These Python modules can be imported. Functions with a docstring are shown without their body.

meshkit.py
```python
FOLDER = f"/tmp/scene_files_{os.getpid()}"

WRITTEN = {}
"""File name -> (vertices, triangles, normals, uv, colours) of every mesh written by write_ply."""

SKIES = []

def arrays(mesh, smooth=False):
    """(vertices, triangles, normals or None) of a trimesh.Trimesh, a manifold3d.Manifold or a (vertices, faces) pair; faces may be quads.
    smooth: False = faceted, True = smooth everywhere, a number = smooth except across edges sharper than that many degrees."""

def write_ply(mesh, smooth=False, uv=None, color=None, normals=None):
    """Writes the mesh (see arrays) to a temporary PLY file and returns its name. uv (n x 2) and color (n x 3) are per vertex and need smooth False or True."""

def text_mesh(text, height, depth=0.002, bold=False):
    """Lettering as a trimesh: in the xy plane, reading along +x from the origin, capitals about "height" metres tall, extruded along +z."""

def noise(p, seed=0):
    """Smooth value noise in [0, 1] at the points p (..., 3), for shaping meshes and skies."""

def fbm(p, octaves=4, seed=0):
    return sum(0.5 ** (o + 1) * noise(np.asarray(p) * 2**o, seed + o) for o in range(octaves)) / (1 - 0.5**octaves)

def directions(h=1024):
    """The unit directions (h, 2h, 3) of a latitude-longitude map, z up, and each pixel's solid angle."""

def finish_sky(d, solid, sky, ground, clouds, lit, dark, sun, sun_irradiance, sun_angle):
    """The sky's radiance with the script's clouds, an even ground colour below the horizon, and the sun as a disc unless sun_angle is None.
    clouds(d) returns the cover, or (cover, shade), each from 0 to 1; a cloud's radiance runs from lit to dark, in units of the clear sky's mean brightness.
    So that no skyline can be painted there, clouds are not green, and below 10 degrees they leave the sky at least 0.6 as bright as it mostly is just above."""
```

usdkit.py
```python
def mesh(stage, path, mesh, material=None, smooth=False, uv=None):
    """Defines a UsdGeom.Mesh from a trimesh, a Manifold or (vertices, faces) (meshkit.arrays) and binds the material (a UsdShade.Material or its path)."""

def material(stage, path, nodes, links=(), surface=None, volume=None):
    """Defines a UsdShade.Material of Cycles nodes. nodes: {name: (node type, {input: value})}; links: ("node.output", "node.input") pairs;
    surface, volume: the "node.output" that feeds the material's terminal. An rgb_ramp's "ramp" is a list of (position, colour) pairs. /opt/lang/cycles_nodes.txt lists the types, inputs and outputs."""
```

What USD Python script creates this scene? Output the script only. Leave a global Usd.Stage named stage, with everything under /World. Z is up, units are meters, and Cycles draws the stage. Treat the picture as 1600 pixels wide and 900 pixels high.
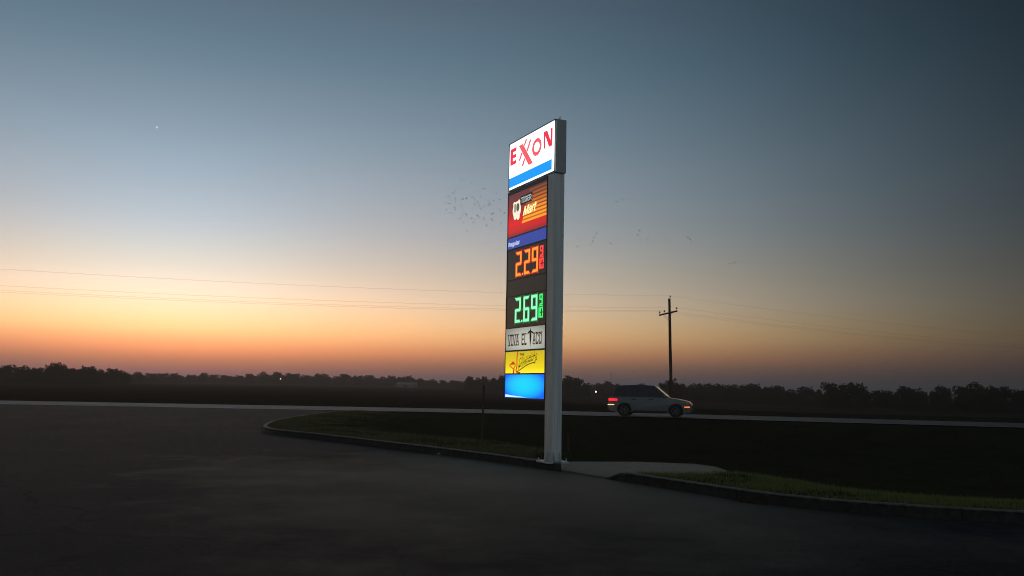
import math, random, sys
import numpy as np
import trimesh
import manifold3d as m3
from shapely import affinity
from shapely.geometry import Polygon, LineString, Point, box as sbox
from shapely.ops import unary_union
import shapely
from scipy.spatial import Delaunay
import usdkit, meshkit
from pxr import Usd, UsdGeom, UsdLux, UsdShade, Gf, Sdf

stage = Usd.Stage.CreateInMemory()
UsdGeom.SetStageUpAxis(stage, 'Z')
UsdGeom.SetStageMetersPerUnit(stage, 1.0)
W = UsdGeom.Xform.Define(stage, '/World')
stage.SetDefaultPrim(W.GetPrim())
LOOKS = '/World/Looks'
UsdGeom.Scope.Define(stage, LOOKS)

# ------------------------------------------------------------------ camera
HAZE = 0.00042
EXPOSURE = 4.0                       # a dusk exposure, in stops
K = 1.0 / 2 ** EXPOSURE
EYE = np.array([0.0, 0.0, 1.6])
cam = UsdGeom.Camera.Define(stage, '/World/camera')
cam.CreateHorizontalApertureAttr(36.0)
cam.CreateVerticalApertureAttr(36.0 * 9 / 16)
cam.CreateFocalLengthAttr(36.0 * 1331 / 1600)
cam.CreateExposureAttr(EXPOSURE)
cam.CreateClippingRangeAttr((0.05, 100000.0))
_p, _r = math.radians(6.5), math.radians(1.05)
_f = np.array([0, math.cos(_p), math.sin(_p)])
_x = np.array([1.0, 0, 0]) * math.cos(_r) + np.cross([1.0, 0, 0], _f) * math.sin(_r)
_u = np.cross(_x, _f)
cam.AddTransformOp().Set(Gf.Matrix4d(*_x, 0, *_u, 0, *(-_f), 0, *EYE, 1))

# ------------------------------------------------------------------ sky: the sun is two degrees below the horizon
ANTI_FILL = (0.25, 0.30, 0.33)             # unseen sky opposite the dawn, raised as added fill for camera-facing sides
SUN_AZ = math.radians(-22.0)         # from +y towards +x
SUN_EL = math.radians(-2.0)
SKY_EK = [0.0, 1.0, 2.0, 3.2, 5.0, 7.5, 10.5, 14.0, 18.0, 22.0, 26.0]
SKY_A = [[9.139, 11.549, 7.313], [13.365, 12.551, 12.439], [26.287, 17.897, 16.253], [35.869, 25.488, 19.172], [32.622, 23.234, 18.318], [26.235, 18.599, 13.695], [21.015, 16.219, 12.272], [17.894, 15.118, 11.213], [14.091, 13.198, 9.537], [10.625, 11.088, 7.98], [9.745, 8.954, 6.457]]
SKY_SIGMA = [42.5, 44.6, 45.5]
SKY_POWER = 3.313
SKY_GLOW = [0.14, 0.36, 0.50]
SKY_GLOW_WIDTH = [17.0, 10.5, 10.0]

from scipy.interpolate import PchipInterpolator
_e, _a, _q = np.linspace(0, 26, 105), np.linspace(0, 180, 181), np.linspace(0, 40, 81)
_A = np.stack([np.exp(PchipInterpolator(SKY_EK, np.log(np.array(SKY_A)[:, c]))(_e)) for c in range(3)], 1)
_F = np.stack([0.08 + 0.92 * np.exp(-(_a / s) ** SKY_POWER) for s in SKY_SIGMA], 1)
_Q = np.stack([1 + g * np.exp(-(_q / gw) ** 2) for g, gw in zip(SKY_GLOW, SKY_GLOW_WIDTH)], 1)
def ramp_at(ks, vals, top):
    return [(k / top, tuple(v)) for k, v in zip(ks, vals)]
n, l = {}, []
def node(name, kind, **kw):
    n[name] = (kind, kw)
def link(a, b):
    l.append((a, b))
node('tc', 'texture_coordinate')
node('nrm', 'vector_math', math_type='normalize'); link('tc.generated', 'nrm.vector1')
node('sep', 'separate_xyz'); link('nrm.vector', 'sep.vector')
node('asin', 'math', math_type='arcsine'); link('sep.z', 'asin.value1')
node('el', 'math', math_type='multiply', value2=180 / math.pi); link('asin.value', 'el.value1')
# angle round the horizon from the sun's azimuth
node('flat', 'vector_math', math_type='multiply', vector2=(1, 1, 0)); link('nrm.vector', 'flat.vector1')
node('flatn', 'vector_math', math_type='normalize'); link('flat.vector', 'flatn.vector1')
node('sund', 'vector_math', math_type='dot_product', vector2=(math.sin(SUN_AZ), math.cos(SUN_AZ), 0)); link('flatn.vector', 'sund.vector1')
node('acos', 'math', math_type='arccosine'); link('sund.value', 'acos.value1')
node('azn', 'math', math_type='multiply', value2=1 / math.pi); link('acos.value', 'azn.value1')
# angle from the middle of the glow
_g = math.radians(4.5)
node('glowd', 'vector_math', math_type='dot_product', vector2=(math.sin(SUN_AZ) * math.cos(_g), math.cos(SUN_AZ) * math.cos(_g), math.sin(_g))); link('nrm.vector', 'glowd.vector1')
node('gacos', 'math', math_type='arccosine'); link('glowd.value', 'gacos.value1')
node('gn', 'math', math_type='multiply', value2=180 / math.pi / 40, use_clamp=True); link('gacos.value', 'gn.value1')
node('eln', 'math', math_type='multiply', value2=1 / 26.0, use_clamp=True); link('el.value', 'eln.value1')
node('ra', 'rgb_ramp', ramp=ramp_at(_e, _A * K, 26.0)); link('eln.value', 'ra.fac')
node('rf', 'rgb_ramp', ramp=ramp_at(_a, _F, 180.0)); link('azn.value', 'rf.fac')
node('rq', 'rgb_ramp', ramp=ramp_at(_q, _Q, 40.0)); link('gn.value', 'rq.fac')
node('air', 'sky_texture', sky_type='single_scattering', sun_disc=False, sun_elevation=SUN_EL, sun_rotation=SUN_AZ, aerosol_density=1.5, air_density=1.0, ozone_density=2.0)
# dust low over the horizon scatters some blue that the single-scattering sky lacks
node('elpos', 'math', math_type='maximum', value2=0.0); link('el.value', 'elpos.value1')
node('e1', 'math', math_type='multiply', value2=-1 / 1.6); link('elpos.value', 'e1.value1')
node('e2', 'math', math_type='exponent'); link('e1.value', 'e2.value1')
node('dust', 'vector_math', math_type='scale', vector1=(0, 0.003 * 10, 0.009 * 10)); link('e2.value', 'dust.scale')
node('s1', 'vector_math', math_type='add'); link('air.color', 's1.vector1'); link('dust.vector', 's1.vector2')
node('s2', 'vector_math', math_type='multiply'); link('s1.vector', 's2.vector1'); link('ra.color', 's2.vector2')
node('s3', 'vector_math', math_type='multiply'); link('s2.vector', 's3.vector1'); link('rf.color', 's3.vector2')
node('s4', 'vector_math', math_type='multiply'); link('s3.vector', 's4.vector1'); link('rq.color', 's4.vector2')
# anti-twilight that single scattering lacks, plus fill light added for camera-facing sides
node('rb', 'rgb_ramp', ramp=[(k, tuple(np.array(ANTI_FILL) * w * K * 10)) for k, w in zip(np.linspace(0, 1, 37), [float(np.clip((a - 60) / 90, 0, 1)) ** 2 * (3 - 2 * float(np.clip((a - 60) / 90, 0, 1))) for a in np.linspace(0, 180, 37)])]); link('azn.value', 'rb.fac')
node('b1', 'math', math_type='multiply', value2=-1 / 30.0); link('elpos.value', 'b1.value1')
node('b2', 'math', math_type='exponent'); link('b1.value', 'b2.value1')
node('back', 'vector_math', math_type='scale'); link('rb.color', 'back.vector1'); link('b2.value', 'back.scale')
node('s5', 'vector_math', math_type='add'); link('s4.vector', 's5.vector1'); link('back.vector', 's5.vector2')
node('bg', 'background_shader', strength=0.1); link('s5.vector', 'bg.color')
M_sky = usdkit.material(stage, LOOKS + '/dusk_sky', n, l, surface='bg.background')
dome = UsdLux.DomeLight.Define(stage, '/World/sky')
UsdShade.MaterialBindingAPI.Apply(dome.GetPrim()).Bind(M_sky)
dome.GetPrim().SetCustomDataByKey('kind', 'structure')

# ------------------------------------------------------------------ helpers
def prim_path(name, parent=None):
    base = (parent.GetPath().pathString if parent is not None else '/World') + '/' + name
    path, k = base, 0
    while stage.GetPrimAtPath(path):
        k += 1
        path = '%s_%03d' % (base, k)
    return path

def obj(name, mesh, mat, parent=None, smooth=False, label=None, cat=None, group=None, kind=None):
    if isinstance(mesh, list):
        mesh = trimesh.util.concatenate(mesh)
    p = usdkit.mesh(stage, prim_path(name, parent), mesh, MATS[mat], smooth).GetPrim()
    return tag(p, label, cat, group, kind)

def tag(p, label=None, cat=None, group=None, kind=None):
    for k, v in (('label', label), ('category', cat), ('group', group), ('kind', kind)):
        if v:
            p.SetCustomDataByKey(k, v)
    return p

def thing(name, label, cat, loc=(0, 0, 0), rotz=0.0, group=None, scale=(1, 1, 1)):
    x = UsdGeom.Xform.Define(stage, prim_path(name))
    x.AddTranslateOp().Set(Gf.Vec3d(*map(float, loc)))
    x.AddRotateZOp().Set(float(rotz))
    x.AddScaleOp().Set(Gf.Vec3f(*map(float, scale)))
    return tag(x.GetPrim(), label, cat, group)

def copy_of(root, name, label, cat, loc, rotz=0.0, group=None, scale=(1, 1, 1), rolls=None):
    t = thing(name, label, cat, loc, rotz, group, scale)
    t.GetReferences().AddInternalReference(root.GetPath())
    t.SetInstanceable(True)
    return t

def lin(r, g, b):
    return tuple((c / 255 / 12.92) if c < 10.3 else ((c / 255 + .055) / 1.055) ** 2.4 for c in (r, g, b))

def block(x0, x1, y0, y1, z0, z1, bevel=0.0):
    if bevel:
        b = bevel
        m = m3.Manifold.hull_points(np.array([(x, y, z) for X in (x0, x1) for Y in (y0, y1) for Z in (z0, z1)
             for x, y, z in ((X + (b if X == x0 else -b), Y, Z + (b if Z == z0 else -b)), (X, Y + (b if Y == y0 else -b), Z + (b if Z == z0 else -b)), (X + (b if X == x0 else -b), Y + (b if Y == y0 else -b), Z))]))
        mm = m.to_mesh()
        return trimesh.Trimesh(mm.vert_properties[:, :3], mm.tri_verts, process=False)
    m = trimesh.creation.box([x1 - x0, y1 - y0, z1 - z0])
    m.apply_translation([(x0 + x1) / 2, (y0 + y1) / 2, (z0 + z1) / 2])
    return m

def rod(a, b, r, r2=None, n=8):
    """A tapered round bar from a to b."""
    a, b = np.asarray(a, float), np.asarray(b, float)
    t = (b - a) / np.linalg.norm(b - a)
    e = np.cross(t, (0, 0, 1) if abs(t[2]) < .9 else (1, 0, 0)); e /= np.linalg.norm(e); g = np.cross(t, e)
    an = np.arange(n) * 2 * math.pi / n
    ring = np.cos(an)[:, None] * e + np.sin(an)[:, None] * g
    v = np.vstack([a + ring * r, b + ring * (r if r2 is None else r2), a[None], b[None]])
    f = []
    for i in range(n):
        j = (i + 1) % n
        f += [(i, j, n + j), (i, n + j, n + i), (j, i, 2 * n), (n + i, n + j, 2 * n + 1)]
    return trimesh.Trimesh(v, f, process=False)

def tube(pts, r, n=5):
    import itertools
    p = np.asarray(pts, float)
    t = np.gradient(p, axis=0); t /= np.linalg.norm(t, axis=1, keepdims=True)
    a = np.cross(t, [0, 0, 1.0]); a /= np.linalg.norm(a, axis=1, keepdims=True); b = np.cross(t, a)
    an = np.arange(n) * 2 * math.pi / n
    v = (p[:, None] + r * (np.cos(an)[None, :, None] * a[:, None] + np.sin(an)[None, :, None] * b[:, None])).reshape(-1, 3)
    f = []
    for i in range(len(p) - 1):
        for j in range(n):
            q = [i * n + j, i * n + (j + 1) % n, (i + 1) * n + (j + 1) % n, (i + 1) * n + j]
            f += [(q[0], q[1], q[2]), (q[0], q[2], q[3])]
    return trimesh.Trimesh(v, f, process=False)

def ss(a, b, x):
    t = np.clip((np.asarray(x, float) - a) / (b - a), 0, 1)
    return t * t * (3 - 2 * t)

# ------------------------------------------------------------------ materials
MATS = {}
def mat(name, nodes, links=(), surface='p.BSDF', volume=None):
    MATS[name] = usdkit.material(stage, LOOKS + '/' + name, nodes, links, surface=surface, volume=volume)

def plain(name, color, rough=.6, metal=0.0, spec=.5, vary=.0, scale=3.0, bump=0.0, bscale=60.0, coat=0.0):
    nodes = {'p': ('principled_bsdf', {'base_color': color, 'roughness': rough, 'metallic': metal, 'specular_ior_level': spec, 'coat_weight': coat})}
    links = []
    if vary:
        c = np.array(color)
        nodes['c'] = ('texture_coordinate', {})
        nodes['n'] = ('noise_texture', {'scale': scale, 'detail': 5.0, 'roughness': .6})
        nodes['r'] = ('rgb_ramp', {'ramp': [(.25, tuple(c * (1 - vary))), (.75, tuple(c * (1 + vary)))]})
        links += [('c.object', 'n.vector'), ('n.fac', 'r.fac'), ('r.color', 'p.base_color')]
    if bump:
        nodes.setdefault('c', ('texture_coordinate', {}))
        nodes['bn'] = ('noise_texture', {'scale': bscale, 'detail': 3.0})
        nodes['b'] = ('bump', {'strength': 1.0, 'distance': bump})
        links += [('c.object', 'bn.vector'), ('bn.fac', 'b.height'), ('b.normal', 'p.normal')]
    mat(name, nodes, links)

def glow(name, rgb, gain=1.0, base=None, rough=.3):
    c = lin(*rgb)
    mat(name, {'p': ('principled_bsdf', {'base_color': base or tuple(.25 * x for x in c), 'roughness': rough, 'emission_color': c, 'emission_strength': gain * K})})

def ground_mat(name, c0, c1, s_big, s_small, rough, bump, bscale, spec=.5):
    mat(name, {'g': ('geometry', {}), 'n1': ('noise_texture', {'scale': s_big, 'detail': 6.0, 'roughness': .62}), 'n2': ('noise_texture', {'scale': s_small, 'detail': 4.0, 'roughness': .7}),
               'm': ('math', {'math_type': 'multiply_add', 'value2': .45, 'value3': 0.0}), 'a': ('math', {'math_type': 'multiply_add', 'value2': .55}),
               'r': ('rgb_ramp', {'ramp': [(.30, c0), (.70, c1)]}),
               'bn': ('noise_texture', {'scale': bscale, 'detail': 3.0}), 'b': ('bump', {'strength': 1.0, 'distance': bump}),
               'p': ('principled_bsdf', {'roughness': rough, 'specular_ior_level': spec})},
        [('g.position', 'n1.vector'), ('g.position', 'n2.vector'), ('n1.fac', 'm.value1'), ('n2.fac', 'a.value1'), ('m.value', 'a.value3'), ('a.value', 'r.fac'), ('r.color', 'p.base_color'),
         ('g.position', 'bn.vector'), ('bn.fac', 'b.height'), ('b.normal', 'p.normal')])

# worn asphalt: fine grain, broad mottling, hairline cracks, dark oil drips
mat('lot_paving', {'g': ('geometry', {}), 'n1': ('noise_texture', {'scale': .30, 'detail': 7.0, 'roughness': .65}), 'n2': ('noise_texture', {'scale': 14.0, 'detail': 6.0, 'roughness': .8}),
    'm1': ('math', {'math_type': 'multiply', 'value2': .38}), 'm2': ('math', {'math_type': 'multiply_add', 'value2': .62}), 'r': ('rgb_ramp', {'ramp': [(.28, (.0088, .0100, .0114)), (.5, (.0172, .0196, .0222)), (.72, (.036, .0408, .0455))]}),
    'wn': ('noise_texture', {'scale': .9, 'detail': 5.0}), 'wv': ('vector_math', {'math_type': 'scale', 'scale': 1.1}), 'wa': ('vector_math', {'math_type': 'add'}),
    'v': ('voronoi_texture', {'feature': 'distance_to_edge', 'scale': .22}), 'vc': ('map_range', {'from_min': .0, 'from_max': .006, 'to_min': .35, 'to_max': 1.0, 'clamp': True}),
    'o': ('noise_texture', {'scale': 1.1, 'detail': 3.0}), 'oc': ('map_range', {'from_min': .66, 'from_max': .74, 'to_min': 1.0, 'to_max': .45, 'clamp': True}), 'k': ('math', {'math_type': 'multiply'}), 'kv': ('vector_math', {'math_type': 'scale'}), 'sd': ('vector_math', {'math_type': 'distance', 'vector2': (1.2, 14.6, 0)}), 'sn': ('math', {'math_type': 'multiply'}), 'sf': ('map_range', {'from_min': .3, 'from_max': 3.9, 'to_min': .85, 'to_max': 0.0, 'clamp': True}), 'sm': ('mix_color', {'b': (.17, .162, .135)}),  # paler patch paints the sign's pool of light into the asphalt
    'bn': ('noise_texture', {'scale': 75.0, 'detail': 4.0}), 'b': ('bump', {'strength': 1.0, 'distance': .010}), 'rr': ('map_range', {'from_min': .3, 'from_max': .7, 'to_min': .72, 'to_max': .95}), 'p': ('principled_bsdf', {'specular_ior_level': .05})},
    [('g.position', 'n1.vector'), ('g.position', 'n2.vector'), ('n1.fac', 'm1.value1'), ('n2.fac', 'm2.value1'), ('m1.value', 'm2.value3'), ('m2.value', 'r.fac'), ('g.position', 'wn.vector'), ('wn.color', 'wv.vector1'), ('wv.vector', 'wa.vector1'), ('g.position', 'wa.vector2'), ('wa.vector', 'v.vector'), ('v.distance', 'vc.value'),
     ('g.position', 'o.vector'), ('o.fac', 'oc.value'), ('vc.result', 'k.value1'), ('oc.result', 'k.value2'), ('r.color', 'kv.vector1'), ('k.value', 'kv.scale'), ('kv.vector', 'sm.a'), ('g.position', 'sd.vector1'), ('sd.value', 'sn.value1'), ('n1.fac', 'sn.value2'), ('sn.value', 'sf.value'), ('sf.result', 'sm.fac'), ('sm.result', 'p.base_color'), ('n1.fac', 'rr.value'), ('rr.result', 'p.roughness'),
     ('g.position', 'bn.vector'), ('bn.fac', 'b.height'), ('b.normal', 'p.normal')])
ground_mat('road_paving', (.040, .039, .037), (.074, .072, .069), .3, 12.0, .6, .004, 80.0, .4)
ground_mat('field_soil', (.018, .015, .010), (.050, .040, .027), .05, 1.4, .97, .05, 2.0, .0)
ground_mat('turf_soil', (.020, .021, .011), (.050, .048, .026), .5, 6.0, .97, .02, 25.0, .0)
ground_mat('concrete', (.10, .095, .078), (.20, .187, .155), .8, 7.0, .85, .003, 120.0, .3)
# kerb stones: pale tops, faces darker up to a ragged line
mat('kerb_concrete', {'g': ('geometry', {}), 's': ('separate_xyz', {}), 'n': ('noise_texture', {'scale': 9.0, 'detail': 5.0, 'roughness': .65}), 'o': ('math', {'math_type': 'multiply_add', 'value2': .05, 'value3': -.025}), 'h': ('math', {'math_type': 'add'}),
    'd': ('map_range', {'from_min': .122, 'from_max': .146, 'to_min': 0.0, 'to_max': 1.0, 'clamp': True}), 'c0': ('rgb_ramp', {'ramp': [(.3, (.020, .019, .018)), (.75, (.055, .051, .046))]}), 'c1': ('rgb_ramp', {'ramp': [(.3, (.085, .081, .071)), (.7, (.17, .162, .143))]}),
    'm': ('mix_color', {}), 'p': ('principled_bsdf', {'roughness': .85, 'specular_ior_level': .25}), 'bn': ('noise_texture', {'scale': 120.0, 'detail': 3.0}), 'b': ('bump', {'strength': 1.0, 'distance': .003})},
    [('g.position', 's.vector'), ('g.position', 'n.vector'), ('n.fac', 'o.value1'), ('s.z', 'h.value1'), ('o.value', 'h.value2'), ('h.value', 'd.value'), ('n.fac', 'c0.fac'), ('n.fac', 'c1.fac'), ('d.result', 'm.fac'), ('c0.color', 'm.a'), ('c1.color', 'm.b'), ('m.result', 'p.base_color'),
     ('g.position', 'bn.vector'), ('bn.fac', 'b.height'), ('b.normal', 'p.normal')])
plain('paint_white', (.6, .6, .58), .7, vary=.3, scale=5)
plain('paint_yellow', (.5, .33, .05), .7, vary=.3, scale=5)
# painted sheet steel with faint vertical rain streaks and a few rust bleeds
mat('column_paint', {'c': ('texture_coordinate', {}), 'mp': ('mapping', {'scale': (9.0, 9.0, .35)}), 'n': ('noise_texture', {'scale': 1.6, 'detail': 5.0, 'roughness': .6}), 'r': ('rgb_ramp', {'ramp': [(.25, (.46, .49, .48)), (.5, (.62, .67, .67)), (.75, (.70, .75, .75))]}),
    'n2': ('noise_texture', {'scale': 2.3, 'detail': 4.0}), 'rf': ('map_range', {'from_min': .66, 'from_max': .78, 'to_min': 0.0, 'to_max': .6, 'clamp': True}), 'm': ('mix_color', {'b': (.22, .12, .07)}), 'p': ('principled_bsdf', {'roughness': .4, 'metallic': .1})},
    [('c.object', 'mp.vector'), ('mp.vector', 'n.vector'), ('n.fac', 'r.fac'), ('mp.vector', 'n2.vector'), ('n2.fac', 'rf.value'), ('r.color', 'm.a'), ('rf.result', 'm.fac'), ('m.result', 'p.base_color')])
plain('cabinet_paint', (.37, .395, .40), .4, vary=.12, scale=2)
plain('frame_paint', (.045, .046, .05), .4)
plain('galvanised', (.55, .56, .56), .45, metal=.8, vary=.12, scale=8)
plain('dark_face', (.020, .016, .015), .25)
plain('olive_face', (.045, .040, .030), .3, vary=.15, scale=1.5)
plain('timber', (.075, .042, .028), .9, vary=.4, scale=5, bump=.004, bscale=30)
plain('porcelain', (.10, .07, .06), .3)
plain('wire', (.10, .10, .10), .5, metal=.6)
plain('rubber', (.018, .018, .018), .85)
plain('alloy', (.14, .14, .145), .5, metal=.7)
plain('silver_paint', (.14, .15, .157), .35, metal=.25, coat=.4)
plain('dark_paint', (.028, .03, .033), .35, coat=.3)
plain('car_glass', (.012, .014, .016), .06, spec=.6)
plain('black_trim', (.02, .02, .02), .6)
plain('clear_lens', (.35, .35, .36), .15)
plain('feather', (.09, .09, .095), .8)
plain('barn_wall', (.16, .155, .15), .8, vary=.1)
plain('barn_roof', (.22, .22, .22), .6, metal=.3, vary=.1)
plain('bark', (.05, .038, .028), .95, vary=.3, scale=6)
plain('litter_paper', (.65, .64, .6), .8)
mat('leaf', {'o': ('object_info', {}), 'g': ('geometry', {}), 'r': ('rgb_ramp', {'ramp': [(0, (.022, .028, .014)), (1, (.055, .052, .026))]}),
             'ma': ('math', {'math_type': 'multiply_add', 'value2': .5}), 'mb': ('math', {'math_type': 'multiply', 'value2': .5}),
             'p': ('principled_bsdf', {'roughness': .7, 'specular_ior_level': .25}), 't': ('translucent_bsdf', {}), 'mx': ('mix_closure', {'fac': .25})},
    [('o.random', 'ma.value1'), ('g.random_per_island', 'mb.value1'), ('mb.value', 'ma.value3'), ('ma.value', 'r.fac'), ('r.color', 'p.base_color'), ('r.color', 't.color'), ('p.BSDF', 'mx.closure1'), ('t.BSDF', 'mx.closure2')], surface='mx.closure')
def blade_mat(name, c0, c1):
    mat(name, {'g': ('geometry', {}), 'r': ('rgb_ramp', {'ramp': [(0, c0), (1, c1)]}), 'p': ('principled_bsdf', {'roughness': .65, 'specular_ior_level': .3}), 't': ('translucent_bsdf', {}), 'mx': ('mix_closure', {'fac': .3})},
        [('g.random_per_island', 'r.fac'), ('r.color', 'p.base_color'), ('r.color', 't.color'), ('p.BSDF', 'mx.closure1'), ('t.BSDF', 'mx.closure2')], surface='mx.closure')
blade_mat('grass_green', (.12, .15, .045), (.28, .28, .10))
blade_mat('grass_dry', (.10, .10, .045), (.30, .25, .13))
blade_mat('weeds', (.020, .024, .010), (.060, .055, .028))
blade_mat('dead_leaf', (.10, .06, .03), (.26, .17, .09))

# backlit acrylic faces: the tubes inside make them brighter in the middle
def backlit(name, rgb_mid, rgb_edge, cx, cz, hx, hz, gain=1.0, pw=2.0, base=None):
    c0, c1 = lin(*rgb_mid), lin(*rgb_edge)
    mat(name, {'c': ('texture_coordinate', {}), 'm': ('mapping', {'location': (-cx / hx, 0, -cz / hz), 'scale': (1 / hx, 0, 1 / hz)}), 'l': ('vector_math', {'math_type': 'length'}),
               'pw': ('math', {'math_type': 'power', 'value2': pw}), 'r': ('rgb_ramp', {'ramp': [(0, c0), (1, c1)]}),
               'p': ('principled_bsdf', {'base_color': base or tuple(.2 * x for x in c1), 'roughness': .25, 'emission_strength': gain * K})},
        [('c.object', 'm.vector'), ('m.vector', 'l.vector1'), ('l.value', 'pw.value1'), ('pw.value', 'r.fac'), ('r.color', 'p.emission_color')])
# the store panel's tube sits low, so the face is bright at the bottom
def backlit_z(name, stops, z0, z1, gain=1.0):
    mat(name, {'c': ('texture_coordinate', {}), 's': ('separate_xyz', {}), 'm': ('map_range', {'from_min': z0, 'from_max': z1, 'to_min': 0.0, 'to_max': 1.0, 'clamp': True}),
               'r': ('rgb_ramp', {'ramp': [(k, lin(*c)) for k, c in stops]}), 'p': ('principled_bsdf', {'base_color': (.05, .03, .02), 'roughness': .25, 'emission_strength': gain * K})},
        [('c.object', 's.vector'), ('s.z', 'm.value'), ('m.result', 'r.fac'), ('r.color', 'p.emission_color')])

# ------------------------------------------------------------------ ground: lot, kerbs, verge and ditch, road, field
KERB_L = [(0.86, 16.42), (0.07, 17.54), (-1.37, 19.42), (-3.12, 21.50), (-5.20, 23.95), (-6.55, 25.35), (-7.30, 26.25), (-7.85, 27.4), (-8.25, 28.9), (-8.65, 31.2), (-8.93, 35.1), (-8.90, 38.5), (-8.7, 42.6)]
KERB_R = [(1.70, 15.20), (2.18, 14.43), (2.97, 13.22), (3.51, 12.42), (4.04, 11.88), (4.62, 11.50), (5.18, 11.24), (5.73, 11.03), (6.41, 10.82), (7.6, 10.55), (9.5, 10.3), (13, 10.0), (20, 9.6), (34, 9.2), (60, 9.0)]
ROAD = [(-320, 47.5), (-120, 50.5), (-30, 51.9), (-8, 52.1), (2, 51.4), (12, 48.9), (22, 46.0), (45, 38.5), (90, 23.0), (220, -24)]
ROAD_W = 3.55

def smooth_line(pts, step):
    from scipy.interpolate import PchipInterpolator, CubicSpline
    p = np.array(pts, float)
    t = np.concatenate([[0], np.cumsum(np.hypot(*np.diff(p, axis=0).T))])
    m = max(2, int(t[-1] / step))
    q = np.linspace(0, t[-1], m)
    return np.stack([PchipInterpolator(t, p[:, 0])(q), PchipInterpolator(t, p[:, 1])(q)], 1)
kl, kr = smooth_line(KERB_L, .35), smooth_line(KERB_R, .35)
road_c = smooth_line(ROAD, 2.0)

def normals2(p):
    t = np.gradient(p, axis=0); t /= np.linalg.norm(t, axis=1, keepdims=True)
    return np.stack([-t[:, 1], t[:, 0]], 1)
rn = normals2(road_c)
road_near, road_far = road_c - rn * ROAD_W, road_c + rn * ROAD_W
near_line, kl_line, kr_line = LineString(road_near), LineString(kl), LineString(kr)

# the turf: everything between the kerbs and the road
edge = list(map(tuple, kl)) + [tuple(p) for p in road_near if -7.2 < p[0] < 100] + [(100, 9.0)] + list(map(tuple, kr[::-1])) + [(1.55, 15.45), (0.98, 16.3)]
turf_poly = Polygon(edge).buffer(0)
SLAB = Polygon([(1.02, 16.35), (1.62, 15.35), (1.95, 15.02), (2.6, 15.12), (3.2, 15.25), (3.7, 15.6), (4.08, 16.2), (4.25, 16.9), (4.2, 17.7), (3.9, 18.2), (2.8, 18.45), (1.9, 18.32), (1.14, 18.15), (1.02, 17.4)])

def turf_z(x, y):
    x, y = np.asarray(x, float), np.asarray(y, float)
    pts = shapely.points(x, y)
    t = np.minimum(shapely.distance(kl_line, pts), shapely.distance(kr_line, pts))
    r = shapely.distance(near_line, pts)
    right = ss(-.5, 2.5, x)
    depth = .62 + .75 * right
    t0 = 1.5 + .7 * right - 1.0 * ss(3.2, 6.5, x) * right
    t1 = 9.5 - 5.0 * right
    z = .135 - depth * ss(t0, t1, t)
    z = -.03 + (z + .03) * ss(0.0, 1.2 + 5.8 * ss(.6, 3.5, t), r)
    s = shapely.distance(SLAB, pts)
    z = np.where(s < .9, np.minimum(z, -.04 + (z + .04) * ss(.0, np.where(y < 16.4, .22, .9), s)), z)
    n = meshkit.fbm(np.stack([x * .7, y * .7, 0 * x], -1), 3, 5) - .5
    return z + n * .10 * ss(.3, 2.5, t) * ss(.3, 2.0, r) * ss(0, .6, s)

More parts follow.
